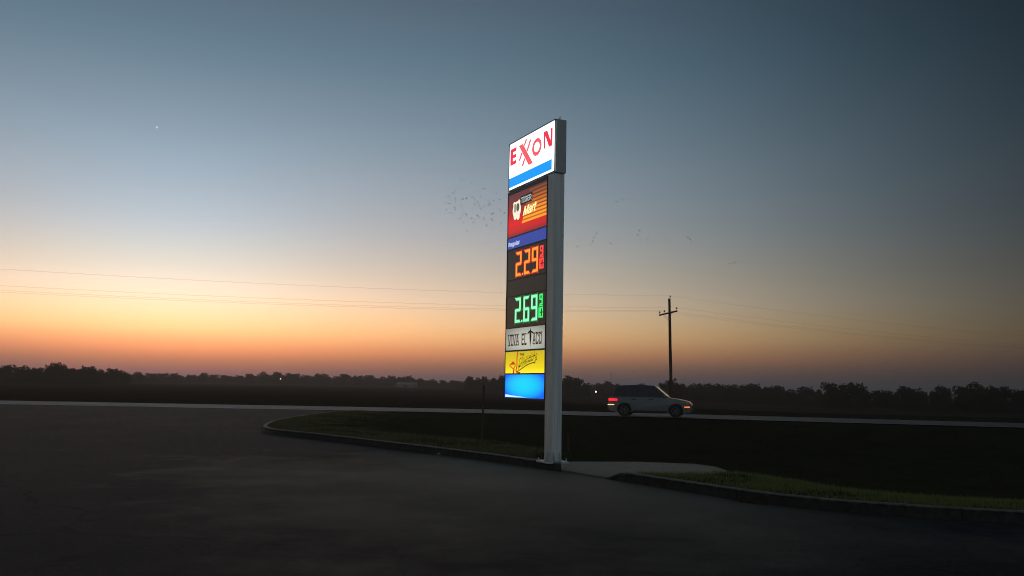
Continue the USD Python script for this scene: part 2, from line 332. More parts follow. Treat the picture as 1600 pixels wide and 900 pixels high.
rng = np.random.RandomState(11)
def scatter_grid(x0, x1, y0, y1, step):
    gx, gy = np.meshgrid(np.arange(x0, x1, step), np.arange(y0, y1, step))
    return np.stack([gx.ravel(), gy.ravel()], 1) + rng.uniform(-.3, .3, (gx.size, 2)) * step
pts = np.vstack([scatter_grid(-10, 10, 9, 22, .3), scatter_grid(-10, 24, 22, 50, .7), scatter_grid(10, 100, 5, 50, 2.0)])
inside = shapely.contains_xy(turf_poly.buffer(-.12), pts[:, 0], pts[:, 1])
bd = turf_poly.exterior
bpts = np.array([bd.interpolate(d).coords[0] for d in np.arange(0, bd.length, .4)])
P2 = np.vstack([pts[inside], bpts])
tri = Delaunay(P2).simplices
cen = P2[tri].mean(1)
tri = tri[shapely.contains_xy(turf_poly, cen[:, 0], cen[:, 1])]
obj('verge', (np.column_stack([P2, turf_z(P2[:, 0], P2[:, 1])]), tri), 'turf_soil', smooth=True, kind='structure')

lot = Polygon([(-120, -40), (100, -40), (100, 60), (-120, 60)]).difference(turf_poly.buffer(.02))
lot = lot.intersection(Polygon([(-120, -40)] + [(100, -40)] + [tuple(p + nn * .6) for p, nn in zip(road_near[::-1], rn[::-1]) if -118 < p[0] < 100]))
lot = max(getattr(lot, 'geoms', [lot]), key=lambda g: g.area)
v2, f2 = trimesh.creation.triangulate_polygon(lot, engine='earcut')
v2 = np.asarray(v2)
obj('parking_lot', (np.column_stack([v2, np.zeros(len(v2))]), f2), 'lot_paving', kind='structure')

def strip(left, right, z):
    m = len(left)
    v = np.vstack([np.column_stack([left, np.full(m, z) if np.isscalar(z) else z]), np.column_stack([right, np.full(m, z) if np.isscalar(z) else z])])
    f = []
    for i in range(m - 1):
        f += [(i, m + i, m + i + 1), (i, m + i + 1, i + 1)]
    f = np.array(f)
    if np.cross(v[f[0, 1]] - v[f[0, 0]], v[f[0, 2]] - v[f[0, 0]])[2] < 0:
        f = f[:, ::-1]
    return trimesh.Trimesh(v, f, process=False)
obj('road', [strip(road_near, road_c, .012), strip(road_c, road_far, .012)], 'road_paving', kind='structure')
obj('road_marking', [strip(road_c - rn * 3.25, road_c - rn * 3.13, .017), strip(road_c + rn * 3.13, road_c + rn * 3.25, .017)], 'paint_white', kind='structure')
dash = [strip(road_c[i:i + 3] - rn[i:i + 3] * .06, road_c[i:i + 3] + rn[i:i + 3] * .06, .017) for i in range(20, len(road_c) - 3, 6)]
obj('centre_marking', dash, 'paint_yellow', kind='structure')

def field_z(x, y):
    x, y = np.asarray(x, float), np.asarray(y, float)
    return -.06 - 2.0 * ss(60, 150, y + .3 * np.maximum(x, 0)) * ss(-25, 45, x)
# field beyond the road: fine near the road, coarse far off, out to the horizon
ys = np.concatenate([np.linspace(0, 60, 40), np.geomspace(63, 1260, 50)])
xs = np.concatenate([-np.geomspace(1260, 60, 24), np.linspace(-55, 120, 90), np.geomspace(128, 1260, 22)])
cx, cy = road_far[:, 0], road_far[:, 1]
far_y = np.interp(xs, cx, cy)
vv = []
for i, x in enumerate(xs):
    col = far_y[i] - .25 + ys
    zz = field_z(np.full_like(col, x), col) + (meshkit.fbm(np.stack([np.full_like(col, x) * .25, col * .12, 0 * col], -1), 4, 9) - .5) * .22 * ss(2, 14, ys)
    vv.append(np.column_stack([np.full_like(col, x), col, zz]))
vv = np.vstack(vv); ny = len(ys)
ff = []
for i in range(len(xs) - 1):
    a = i * ny + np.arange(ny - 1)
    ff.append(np.column_stack([a, a + ny, a + ny + 1])); ff.append(np.column_stack([a, a + ny + 1, a + 1]))
obj('field', (vv, np.vstack(ff)), 'field_soil', smooth=True, kind='structure')
obj('ground', (np.array([(-1270, -1270, -3.2), (1270, -1270, -3.2), (1270, 1270, -3.2), (-1270, 1270, -3.2)], float), np.array([(0, 1, 2, 3)])), 'field_soil', kind='structure')

# kerbs: a bull-nosed concrete section swept along the line, cut into cast lengths with thin joints
def kerb(line, side, h=.155, w=.17, ramp_start=False, ramp_end=False):
    nn = normals2(line) * side
    sec = [(0, -.05), (.012, h * .72), (.03, h * .93), (.055, h), (w, h - .004), (w, -.05)]
    m = len(line)
    s = np.concatenate([[0], np.cumsum(np.hypot(*np.diff(line, axis=0).T))])
    lift = np.ones(m)
    if ramp_start: lift = np.minimum(lift, .12 + s / .45)
    v = []
    for k in range(m):
        for o, z in sec:
            v.append((line[k, 0] + nn[k, 0] * o, line[k, 1] + nn[k, 1] * o, z if z < 0 else z * min(1, lift[k])))
    q = len(sec); f = []
    for k in range(m - 1):
        for j in range(q):
            a, b, c, d = k * q + j, k * q + (j + 1) % q, (k + 1) * q + (j + 1) % q, (k + 1) * q + j
            f += [(a, b, c), (a, c, d)]
    for base in (0, (m - 1) * q):
        for j in range(1, q - 1):
            f.append((base, base + j, base + j + 1))
    mesh = trimesh.Trimesh(np.array(v), np.array(f), process=False)
    mesh.fix_normals()
    return mesh
def kerb_run(line, side, ramp):
    fine = smooth_line(line, .15)
    s = np.concatenate([[0], np.cumsum(np.hypot(*np.diff(fine, axis=0).T))])
    out, start, length = [], 0.0, 3.0
    while start < s[-1] - .4:
        end = min(start + length, s[-1])
        q = np.linspace(start + .004, end - .004, max(3, int((end - start) / .15)))
        seg = np.stack([np.interp(q, s, fine[:, 0]), np.interp(q, s, fine[:, 1])], 1)
        out.append(kerb(seg, side, ramp_start=ramp and start == 0))
        start = end
    return out
for run, side, rmp in ((KERB_L, -1, False), (KERB_R, 1, True)):
    k = UsdGeom.Xform.Define(stage, prim_path('kerb')).GetPrim()
    tag(k, kind='structure')
    for piece in kerb_run(run, side, rmp):
        obj('kerb_stone', piece, 'kerb_concrete', k, smooth=35)
# concrete pad that drains the lot between the two kerbs
pad = trimesh.creation.extrude_polygon(SLAB, .09, engine='earcut'); pad.apply_translation((0, 0, -.065))
obj('drainage_pad', pad, 'concrete', kind='structure')

# grass blades: single bent triangles
def blades(xy, z, h0, h1, width, seed, lean=.5):
    r = np.random.RandomState(seed); m = len(xy)
    a = r.uniform(0, 2 * math.pi, m); h = r.uniform(h0, h1, m) * r.uniform(.6, 1.2, m); w = width * r.uniform(.7, 1.4, m)
    d = np.stack([np.cos(a), np.sin(a)], 1); b = r.uniform(0, 2 * math.pi, m); le = h * lean * r.uniform(.2, 1.2, m)
    base = np.column_stack([xy, z - .01])
    v = np.empty((m, 3, 3))
    v[:, 0] = base + np.column_stack([d * w[:, None], np.zeros(m)])
    v[:, 1] = base - np.column_stack([d * w[:, None], np.zeros(m)])
    v[:, 2] = base + np.column_stack([np.cos(b) * le, np.sin(b) * le, h])
    return trimesh.Trimesh(v.reshape(-1, 3), np.arange(3 * m).reshape(-1, 3), process=False)
def sow(region, count, seed, near=None):
    r = np.random.RandomState(seed); out = np.zeros((0, 2)); x0, y0, x1, y1 = region.bounds
    while len(out) < count:
        c = np.column_stack([r.uniform(x0, x1, count), r.uniform(y0, y1, count)])
        c = c[shapely.contains_xy(region, c[:, 0], c[:, 1])]
        patch = meshkit.fbm(np.column_stack([c * 1.3, np.zeros(len(c))]), 3, seed)
        c = c[r.uniform(0, 1, len(c)) < np.clip((patch - .25) * 2.6, .12, 1)]
        out = np.vstack([out, c])
    return out[:count]
grow = turf_poly.buffer(-.19).difference(SLAB.buffer(.03)).difference(Point(.7, 16.85).buffer(.42))
verge_r = grow.intersection(kr_line.buffer(3.2)).intersection(sbox(1.5, 9.0, 12.5, 15.4))
q = sow(verge_r, 60000, 21)
obj('grass', blades(q, turf_z(q[:, 0], q[:, 1]), .03, .075, .0045, 1), 'grass_green', kind='stuff', label='short green grass strip behind the right kerb', cat='grass')
verge_l = grow.intersection(kl_line.buffer(6.0)).intersection(sbox(-10, 16, 1.0, 45))
q = sow(verge_l, 150000, 22)
q = q[rng.uniform(0, 1, len(q)) < np.exp(-(shapely.distance(kl_line, shapely.points(q)) / 2.1) ** 2)]
obj('dry_grass', blades(q, turf_z(q[:, 0], q[:, 1]), .03, .09, .006, 2), 'grass_dry', kind='stuff', label='dry yellowish grass on the island behind the left kerb', cat='grass')
ditch_l = grow.difference(kl_line.buffer(.8)).difference(kr_line.buffer(2.4)).intersection(sbox(-9.5, 12, 24, 47))
q = sow(ditch_l, 42000, 23)
obj('ditch_grass', blades(q, turf_z(q[:, 0], q[:, 1]), .04, .11, .009, 3), 'weeds', kind='stuff', label='dark rough grass in the shallow ditch before the road', cat='grass')
r_ = np.random.RandomState(31)
qx = r_.uniform(-60, 40, 26000); qd = np.abs(r_.normal(0, 9, 26000)) + .4
qy = np.interp(qx, cx, cy) + qd
obj('roadside_weeds', blades(np.column_stack([qx, qy]), field_z(qx, qy), .04, .13, .02, 4), 'weeds', kind='stuff', label='low dark weeds along the far side of the road', cat='weeds')
# dead leaves drifted against the right kerb, and a scrap of paper by the left one
r_ = np.random.RandomState(8)
lv = []
for k in range(150):
    u = np.clip(r_.normal(0, .13), -.36, .36); d = abs(r_.normal(0, .055)); c = np.array([3.47 + u * .56 - d * .83 - .03, 12.42 - u * .83 - d * .56 - .02, .006 + .035 * r_.rand() * max(0, 1 - abs(u) / .3)])
    a = r_.uniform(0, 6.28); s = r_.uniform(.012, .026); e1 = np.array([math.cos(a), math.sin(a), r_.uniform(-.4, .4)]) * s; e2 = np.array([-math.sin(a), math.cos(a), r_.uniform(-.4, .4)]) * s * .6
    lv.append(trimesh.Trimesh(np.array([c - e1, c + e2, c + e1, c - e2 + (0, 0, .006)]), [(0, 1, 2), (0, 2, 3)], process=False))
obj('leaf_litter', lv, 'dead_leaf', kind='stuff', label='small drift of dry brown leaves against the right kerb', cat='leaves')
paper = trimesh.Trimesh(np.array([(0, 0, .004), (.07, .01, .03), (.08, .06, .01), (.01, .055, .035), (.04, .03, .05)]) + (-1.62, 19.55, 0), [(0, 1, 4), (1, 2, 4), (2, 3, 4), (3, 0, 4), (1, 0, 4), (2, 1, 4), (3, 2, 4), (0, 3, 4)], process=False)
obj('paper_scrap', paper, 'litter_paper', label='crumpled white paper scrap lying by the left kerb', cat='litter')

# ------------------------------------------------------------------ the pylon sign
S = .906
sign = thing('pylon_sign', 'tall backlit fuel station pylon sign with prices, beside the kerb', 'sign', (0.808, 16.563, .150), -64.0, scale=(S, S, S))
XC, YC = -1.316, .125                                # the cabinet's middle, about which the rear face is turned
def turned(m):
    m = m.copy(); v = m.vertices.copy(); v[:, 0] = 2 * XC - v[:, 0]; v[:, 1] = 2 * YC - v[:, 1]; m.vertices = v
    return m
obj('column', block(-.316, 0, 0, .25, .012, 6.25, .008), 'column_paint', sign)
for zz in (.42, 1.35, 1.75, 2.9, 3.3, 4.45, 4.85, 6.1):
    for yy in (.03, .22):
        obj('rivet', rod((-.002, yy, zz), (.006, yy, zz), .011, .008, 8), 'galvanised', sign)
obj('hand_hole_cover', block(0, .010, .065, .185, .55, .78, .004), 'column_paint', sign)
obj('base_plate', block(-.46, .10, -.12, .37, -.03, .012, .004), 'galvanised', sign)
for x, y, ax in ((-.316, .125, -1), (0, .05, 1), (0, .20, 1), (-.16, 0, 0)):
    if ax:
        t = Polygon([(0, 0), (.095 * ax, 0), (.095 * ax, .02), (.012 * ax, .19), (0, .19)])
        m = trimesh.creation.extrude_polygon(t, .014, engine='earcut'); v = m.vertices.copy()
        m.vertices = np.column_stack([v[:, 0] + x, y - .007 + v[:, 2], v[:, 1] + .0125]); m.fix_normals()
    else:
        t = Polygon([(0, 0), (.085, 0), (.085, .02), (.012, .19), (0, .19)])
        m = trimesh.creation.extrude_polygon(t, .014, engine='earcut'); v = m.vertices.copy()
        m.vertices = np.column_stack([x - .007 + v[:, 2], y - v[:, 0], v[:, 1] + .0125]); m.fix_normals()
    obj('gusset', m, 'galvanised', sign)
for x in (-.42, .06):
    for y in (-.08, .33):
        obj('anchor_bolt', [rod((x, y, .0125), (x, y, .07), .012), rod((x, y, .0125), (x, y, .035), .024, n=6)], 'galvanised', sign)
obj('lower_cabinet', block(-2.335, -.318, .012, .238, 1.285, 6.25, .006), 'cabinet_paint', sign)
obj('top_cabinet', block(-2.275, .055, -.004, .254, 6.253, 7.455, .006), 'cabinet_paint', sign)
obj('lifting_eye', [rod((-.03, .13, 7.455), (-.03, .13, 7.49), .012), trimesh.creation.torus(.022, .007, major_sections=12, minor_sections=6).apply_transform(trimesh.transformations.rotation_matrix(math.pi / 2, (1, 0, 0))).apply_translation((-.03, .13, 7.515))], 'galvanised', sign)

glow('red_letter', (226, 40, 66), 1.15)
glow('bloom_red_letter', (232, 84, 92), 1.15)  # same red, with bloom from the white face mixed into the colour
glow('blue_stripe', (0, 148, 240), 1.1)
backlit('white_acrylic', (255, 255, 255), (214, 220, 226), -1.13, 6.85, 1.35, .80, 2.3, 2.4, base=(.4, .4, .4))
backlit('blue_acrylic', (0, 206, 255), (0, 96, 240), -1.33, 1.60, 1.12, .33, 1.15, 2.2)
glow('white_sliver', (190, 235, 255), 1.2)
backlit('cream_acrylic', (186, 188, 176), (128, 132, 124), -1.25, 2.60, 1.25, .38, 1.1, 1.6)
backlit_z('yellow_acrylic', [(0, (255, 236, 40)), (.25, (232, 208, 14)), (.6, (214, 188, 16)), (1, (196, 172, 26))], 1.875, 2.375, 1.1)
backlit_z('red_acrylic', [(0, (120, 22, 26)), (.12, (188, 14, 18)), (.3, (212, 0, 0)), (.55, (150, 22, 18)), (.8, (105, 34, 34)), (1, (84, 40, 40))], 5.125, 6.165, 1.1)
backlit_z('orange_slats', [(0, (255, 160, 10)), (.35, (238, 140, 10)), (.6, (190, 96, 14)), (.85, (140, 68, 22)), (1, (104, 54, 26))], 5.38, 6.16, 1.1)
backlit_z('brown_slats', [(0, (200, 96, 8)), (.4, (142, 66, 12)), (.8, (84, 44, 24)), (1, (70, 40, 28))], 5.38, 6.16, 1.0)
glow('blue_acrylic_dim', (44, 62, 150), 1.05)
glow('pale_letter', (186, 204, 226), 1.1)
glow('script_letter', (255, 238, 176), 1.25)
glow('plate_letter', (176, 186, 186), 1.0)
glow('pale_shape', (236, 226, 200), 1.15)
glow('grey_shape', (86, 84, 70), 1.0)
glow('red_led', (255, 150, 40), 1.15, base=(.05, .01, .005))
glow('red_led_small', (255, 66, 58), 1.5, base=(.05, .01, .005))
glow('red_lens', (205, 18, 6), 1.0, base=(.03, .003, .002))  # bloom colour round the lit digits, not a part of the display
glow('green_led', (142, 255, 192), 1.15, base=(.01, .05, .02))
glow('green_led_small', (40, 246, 110), 1.4, base=(.01, .05, .02))
glow('red_lens_small', (112, 6, 4), 1.0, base=(.03, .003, .002))
glow('green_lens_small', (4, 74, 30), 1.0, base=(.003, .03, .01))
glow('green_lens', (8, 128, 54), 1.0, base=(.003, .03, .01))
plain('plate_dark', (.02, .022, .024), .4)
plain('dark_letter', (.022, .014, .010), .5)
glow('faded_letter', (84, 68, 60), .9)
plain('green_ink', (.03, .05, .035), .5)
plain('red_ink', (.25, .02, .01), .5)
glow('red_backlit_ink', (196, 44, 16), 1.0)
plain('brown_ink', (.06, .04, .012), .5)

def plate(poly, y, depth=.004):
    """A flat shape in the sign's face plane (x along the face, z up), its front at -y, that deep."""
    parts = []
    for g in getattr(poly, 'geoms', [poly]):
        if g.area < 1e-6: continue
        m = trimesh.creation.extrude_polygon(g, depth, engine='earcut'); v = m.vertices.copy()
        m.vertices = np.column_stack([v[:, 0], -y + depth - v[:, 2], v[:, 1]])
        m.fix_normals(); parts.append(m)
    return trimesh.util.concatenate(parts)
def words(text, x0, x1, z0, z1, y, depth=.004, bold=True, warp=None):
    m = meshkit.text_mesh(text, 1.0, 1.0, bold)
    v = m.vertices.copy(); lo, hi = v.min(0), v.max(0)
    a, b, c = (v[:, 0] - lo[0]) / (hi[0] - lo[0]), (v[:, 1] - lo[1]) / (hi[1] - lo[1]), v[:, 2]
    X, Z = x0 + a * (x1 - x0), z0 + b * (z1 - z0)
    if warp: X, Z = warp(a, b)
    m.vertices = np.column_stack([X, -y + depth - c * depth, Z]); m.fix_normals()
    return m
def bar(x0, x1, z0, z1): return sbox(min(x0, x1), z0, max(x0, x1), z1)
def seg_digit(ch, x0, x1, z0, z1, th, tv, grow=0.0):
    """Seven-segment digit with mitred ends; th: thickness of the level bars, tv: of the upright ones."""
    on = {'0': 'abcdef', '1': 'bc', '2': 'abged', '6': 'afgedc', '9': 'abfgcd'}[ch]
    zm, g = (z0 + z1) / 2, .006 - grow
    H = lambda z: Polygon([(x0 + g, z), (x0 + tv * .55, z + th / 2), (x1 - tv * .55, z + th / 2), (x1 - g, z), (x1 - tv * .55, z - th / 2), (x0 + tv * .55, z - th / 2)])
    V = lambda x, za, zb: Polygon([(x - tv / 2, za + tv * .4), (x, za + g), (x + tv / 2, za + tv * .4), (x + tv / 2, zb - tv * .4), (x, zb - g), (x - tv / 2, zb - tv * .4)])
    T = z1 - th / 2; B = z0 + th / 2; L = x0 + tv / 2; R = x1 - tv / 2
    cap = lambda z, up: Polygon([(x0, z + up * th / 2), (x1, z + up * th / 2), (x1 - tv * .9, z - up * th / 2), (x0 + tv * .9, z - up * th / 2)])
    side = lambda x, sgn, za, zb: Polygon([(x + sgn * tv / 2, za), (x - sgn * tv / 2, za + tv * .5), (x - sgn * tv / 2, zb - tv * .5), (x + sgn * tv / 2, zb)])
    sh = {'a': cap(T, 1), 'd': cap(B, -1), 'g': H(zm), 'b': side(R, 1, zm + g, z1 - g), 'c': side(R, 1, z0 + g, zm - g), 'f': side(L, -1, zm + g, z1 - g), 'e': side(L, -1, z0 + g, zm - g)}
    shape = unary_union([sh[k].buffer(0) for k in on])
    return shape.buffer(grow, join_style=2) if grow else shape

def face(rear):
    put = (lambda m: turned(m)) if rear else (lambda m: m)
    Y = .004                                             # panels stand this far in front of the cabinet's face (y = 0.012)
    def panel(name, mesh, m, parent=sign): return obj(name, put(mesh), m, parent)
    # brand panel
    TY = .034 if not rear else .034
    yt = TY
    frame = bar(-2.268, .053, 6.262, 7.448).difference(bar(-2.245, .028, 6.285, 7.425))
    if rear:
        frame, wx0, wx1 = affinity.translate(frame, -.209, 0), -2.452, -.181
    else:
        wx0, wx1 = -2.243, .026
    dx = -.209 if rear else 0.0                          # the top cabinet's middle is not the lower one's
    panel('brand_frame', plate(frame, .034, .016), 'frame_paint')
    bp = panel('brand_panel', plate(bar(wx0, wx1, 6.287, 7.423), .024, .0055), 'white_acrylic')
    yl = .028
    sub = lambda name, shape, m, y=yl: obj(name, put(plate(affinity.translate(shape, dx, 0), y, .0035)), m, bp)
    E = unary_union([bar(-2.20, -2.06, 6.885, 7.29), bar(-2.19, -1.87, 7.195, 7.29), bar(-2.19, -1.89, 7.04, 7.13), bar(-2.19, -1.87, 6.885, 6.975)])
    sub('letter', E, 'red_letter')
    x1 = Polygon([(-1.75, 7.28), (-1.53, 7.28), (-1.00, 6.69), (-1.22, 6.69)])
    sub('letter', x1, 'bloom_red_letter')
    sub('letter', Polygon([(-1.40, 7.35), (-1.30, 7.35), (-1.66, 6.90), (-1.76, 6.90)]).difference(x1.buffer(.012)), 'bloom_red_letter')
    sub('letter', Polygon([(-1.18, 7.29), (-1.08, 7.29), (-1.49, 6.74), (-1.59, 6.74)]).difference(x1.buffer(.012)), 'bloom_red_letter')
    O = affinity.scale(Point(-.82, 7.025).buffer(1, 24), .235, .205)
    sub('letter', O.difference(affinity.scale(Point(-.82, 7.025).buffer(1, 24),   .135, .115)), 'bloom_red_letter')
    N = unary_union([bar(-.49, -.415, 6.89, 7.29), bar(-.16, -.075, 6.88, 7.29), Polygon([(-.475, 7.285), (-.325, 7.285), (-.085, 6.88), (-.235, 6.88)])])
    sub('letter', N, 'red_letter')
    sub('blue_bar', bar(-2.238, -.095, 6.343, 6.576), 'blue_stripe')
    # divider strips between the lower panels
    for z0, z1 in ((1.287, 1.313), (1.846, 1.874), (2.377, 2.413), (2.922, 2.948), (3.682, 3.70), (4.072, 4.09), (4.812, 4.83), (5.102, 5.123), (6.167, 6.249)):
        panel('divider', plate(bar(-2.333, -.320, z0, z1), .012, .022), 'frame_paint')
    for a, b in ((-2.333, -2.312), (-.341, -.320)):
        for z0, z1 in ((1.314, 1.845), (1.875, 2.376), (2.414, 2.921), (2.949, 3.681), (3.701, 4.071), (4.091, 4.811), (4.831, 5.101), (5.124, 6.166)):
            panel('edge_trim', plate(bar(a, b, z0, z1), .010, .020), 'frame_paint')
    A, B = -2.310, -.343
    # store panel
    sp = panel('store_panel', plate(bar(A, B, 5.126, 6.164), .001, .011), 'red_acrylic')
    s2 = lambda name, mesh, m: obj(name, put(mesh), m, sp)
    for k in range(9):
        za = 5.375 + k * .0865
        left = -1.57 + k * .045
        s2('stripe', plate(Polygon([(left, za), (B, za), (B, za + .052), (left + .03, za + .052)]), .0035, .0022), 'orange_slats')
        s2('stripe', plate(Polygon([(left + .03, za + .0525), (B, za + .0525), (B, za + .086), (left + .045, za + .086)]), .0035, .0022), 'brown_slats')
    s2('word_plate', plate(Polygon([(-1.66, 5.82), (-1.06, 5.82), (-1.04, 6.03), (-1.64, 6.03)]), .0065, .0025), 'plate_dark')
    s2('word', words('TIGER', -1.615, -1.085, 5.855, 5.995, .009, .0022), 'plate_letter')
    sl = lambda a, b: (-1.52 + a * .62 + b * .10, 5.535 + b * .22 + a * .03)
    s2('word', words('Mart', 0, 1, 0, 1, .0065, .0025, warp=sl), 'script_letter')
    blob = affinity.scale(Point(-1.845, 5.745).buffer(1, 24), .215, .205)
    blob = unary_union([blob, Point(-1.98, 5.90).buffer(.06), Point(-1.73, 5.92).buffer(.055), Point(-1.93, 5.585).buffer(.07), Point(-1.77, 5.575).buffer(.08)])
    s2('emblem', plate(blob, .0045, .0032), 'pale_shape')
    s2('emblem_patch', plate(unary_union([bar(-1.97, -1.90, 5.70, 5.90), affinity.scale(Point(-1.79, 5.80).buffer(1), .08, .10)]), .0065, .0018), 'grey_shape')
    # fuel grade strip
    gp = panel('grade_strip', plate(bar(A, B, 4.833, 5.099), .001, .011), 'blue_acrylic_dim')
    obj('word', put(words('Regular', -2.26, -1.66, 4.868, 5.005, .004, .0028)), 'pale_letter', gp)
    # two price panels and the blank between
    panel('blank_panel', plate(bar(A, B, 3.703, 4.069), .001, .011), 'olive_face')
    for zb, zt, z0, z1, chars, led, small, halo in ((4.093, 4.809, 4.145, 4.712, '229', 'red_led', 'red_led_small', 'red_lens'), (2.951, 3.679, 3.05, 3.628, '269', 'green_led', 'green_led_small', 'green_lens')):
        pp = panel('price_panel', plate(bar(A, B, zb, zt), .001, .011), 'dark_face')
        dg = lambda name, shape, m, y: obj(name, put(plate(shape, y, .0028)), m, pp)
        for ch, a, b in zip(chars, (-1.84, -1.405, -1.02), (-1.545, -1.115, -.722)):
            dg('digit_lens', seg_digit(ch, a, b, z0, z1, .060, .072, .022), halo, .004)  # larger emissive outline imitates bloom around the digit
            dg('digit', seg_digit(ch, a, b, z0, z1, .060, .072), led, .007)
        dg('point', bar(-1.505, -1.452, z0, z0 + .05), led, .007)
        dg('fraction_lens', bar(-.672, -.438, z0 + .03, z1 + .004), halo + '_small', .004)  # emissive backing imitates bloom behind the small fraction
        dg('digit', seg_digit('9', -.622, -.476, z0 + .335, z1 - .006, .030, .036), small, .007)
        dg('fraction_bar', bar(-.64, -.462, z0 + .300, z0 + .318), small, .007)
        dg('digit', bar(-.652, -.612, z0 + .048, z0 + .275), small, .007)
        dg('digit', seg_digit('0', -.590, -.452, z0 + .045, z0 + .278, .030, .036), small, .007)
    # taco restaurant panel
    tp = panel('taqueria_panel', plate(bar(A, B, 2.416, 2.919), .001, .011), 'cream_acrylic')
    for text, a, b in (('VIVA', -2.195, -1.612), ('EL', -1.478, -1.222), ('ACO', -.925, -.478)):
        obj('word', put(words(text, a, b, 2.522, 2.775, .0036, .0024)), 'faded_letter', tp)
        n_ = len(text)
        for k in range(n_):
            xa, xb = a + (b - a) * k / n_ + .012, a + (b - a) * (k + 1) / n_ - .012
            obj('letter_serif', put(plate(unary_union([bar(xa, xa + .045, 2.752, 2.785), bar(xb - .045, xb, 2.752, 2.785), bar(xa + .01, xa + .05, 2.512, 2.545), bar(xb - .05, xb - .01, 2.512, 2.545)]), .0058, .002)), 'dark_letter', tp)
    pep = Polygon([(-1.085, 2.79), (-1.0, 2.79), (-.995, 2.68), (-1.015, 2.56), (-1.045, 2.455), (-1.06, 2.56), (-1.075, 2.68)])
    obj('pepper', put(plate(pep, .0036, .0024)), 'green_ink', tp)
    hat = unary_union([LineString([(-1.155, 2.775), (-1.10, 2.805), (-.98, 2.805), (-.925, 2.78)]).buffer(.018), Polygon([(-1.085, 2.80), (-1.0, 2.80), (-1.02, 2.845), (-1.045, 2.89), (-1.06, 2.845)])])
    obj('hat', put(plate(hat, .0062, .0024)), 'dark_letter', tp)
    # chicken restaurant panel
    cp = panel('restaurant_panel', plate(bar(A, B, 1.877, 2.374), .001, .011), 'yellow_acrylic')
    c2 = lambda name, mesh, m: obj(name, put(mesh), m, cp)
    c2('emblem', plate(Polygon([(-2.10, 2.07), (-1.89, 2.155), (-1.76, 2.075), (-1.88, 2.075)]), .0036, .0024), 'red_backlit_ink')
    c2('emblem', plate(LineString([(-2.09, 2.065), (-1.87, 1.97), (-1.77, 2.07)]).buffer(.012), .0036, .0024), 'red_backlit_ink')
    c2('emblem', plate(unary_union([LineString([(-1.665, 2.36), (-1.70, 2.2), (-1.69, 2.05), (-1.74, 1.94), (-1.68, 1.885)]).buffer(.022), LineString([(-1.85, 1.955), (-1.87, 1.885)]).buffer(.03), LineString([(-1.66, 1.92), (-1.62, 1.885), (-1.54, 1.885)]).buffer(.018)]), .0036, .0024), 'red_backlit_ink')
    ribbon = [(-1.60 + t * .76, 1.93 + .16 * math.sin(t * 1.5) + .02 * t) for t in np.linspace(0, 1, 14)]
    upper = [(x + .06 * t, z + .125 + .03 * t) for (x, z), t in zip(ribbon, np.linspace(0, 1, 14))]
    band = Polygon(ribbon + [(-.80, 2.10)] + upper[::-1])
    c2('ribbon', plate(band.buffer(.010).difference(band.buffer(-.010)), .0036, .0024), 'brown_ink')
    wr = lambda a, b: (-1.49 + a * .60, 1.985 + .15 * np.sin((a * .8 + .1) * 1.5) + .02 * a + b * .055)
    c2('word', words('CHICKEN', 0, 1, 0, 1, .0036, .0024, bold=False, warp=wr), 'brown_ink')
    wt = lambda a, b: (-1.61 + a * .90 + .03 * b, 2.06 - .10 * np.clip(1 - a / .17, 0, 1) + .085 * np.sin(a * 1.7) + .01 * a + b * (.155 + .055 * a + .09 * np.clip(1 - a / .17, 0, 1)))
    c2('word', words("Church's", 0, 1, 0, 1, .0036, .0024, warp=wt), 'brown_ink')
    wt2 = lambda a, b: (-1.585 + a * .86 + .03 * b, 2.078 - .06 * np.clip(1 - a / .17, 0, 1) + .085 * np.sin(a * 1.7) + .01 * a + b * (.122 + .055 * a + .05 * np.clip(1 - a / .17, 0, 1)))
    c2('word_fill', words("Church's", 0, 1, 0, 1, .0058, .002, bold=False, warp=wt2), 'yellow_acrylic')
    c2('word', words('THE', -1.57, -1.33, 2.275, 2.335, .0036, .0024), 'brown_ink')
    # plain blue panel, its lower edge slipped so that a sliver of bare light shows
    lp = panel('blue_panel', plate(bar(A, B, 1.315, 1.845), .001, .011), 'blue_acrylic')
    obj('light_gap', put(plate(Polygon([(A + .02, 1.385), (A + .35, 1.362), (-1.15, 1.328), (A + .02, 1.320)]), .0034, .0022)), 'white_sliver', lp)
face(False)
face(True)

# ------------------------------------------------------------------ utility pole and its wires
LINE = math.radians(26)                                 # the line's direction from +x towards +y
ld, la = np.array([math.cos(LINE), math.sin(LINE), 0]), np.array([math.sin(LINE), -math.cos(LINE), 0])   # along the line, along the crossarm
PB = np.array([14.40, 76.6, field_z(14.4, 76.6) - .1])
PT = np.array([14.24, 76.6, 9.62])
pole = thing('utility_pole', 'brown wooden utility pole with a tilted crossarm beyond the road', 'utility pole', PB)
o = lambda p: np.asarray(p, float) - PB
obj('shaft', rod(o(PB), o(PT), .155, .115, 12), 'timber', pole, smooth=40)
ac = np.array([14.26, 76.6, 8.30]) - ld * .16
tilt = np.array([0, 0, .10])
half = 1.32
a0, a1 = ac - la * half - tilt, ac + la * half + tilt
def beam(a, b, w, h):
    d = (b - a) / np.linalg.norm(b - a); s = np.cross(d, (0, 0, 1)); s /= np.linalg.norm(s); u = np.cross(s, d)
    return m3.Manifold.hull_points(np.array([p + s * i * w / 2 + u * j * h / 2 for p in (a, b) for i in (-1, 1) for j in (-1, 1)]))
def tm(m):
    m = m.to_mesh(); return trimesh.Trimesh(m.vert_properties[:, :3], m.tri_verts, process=False)
obj('crossarm', tm(beam(o(a0), o(a1), .10, .13)), 'timber', pole)
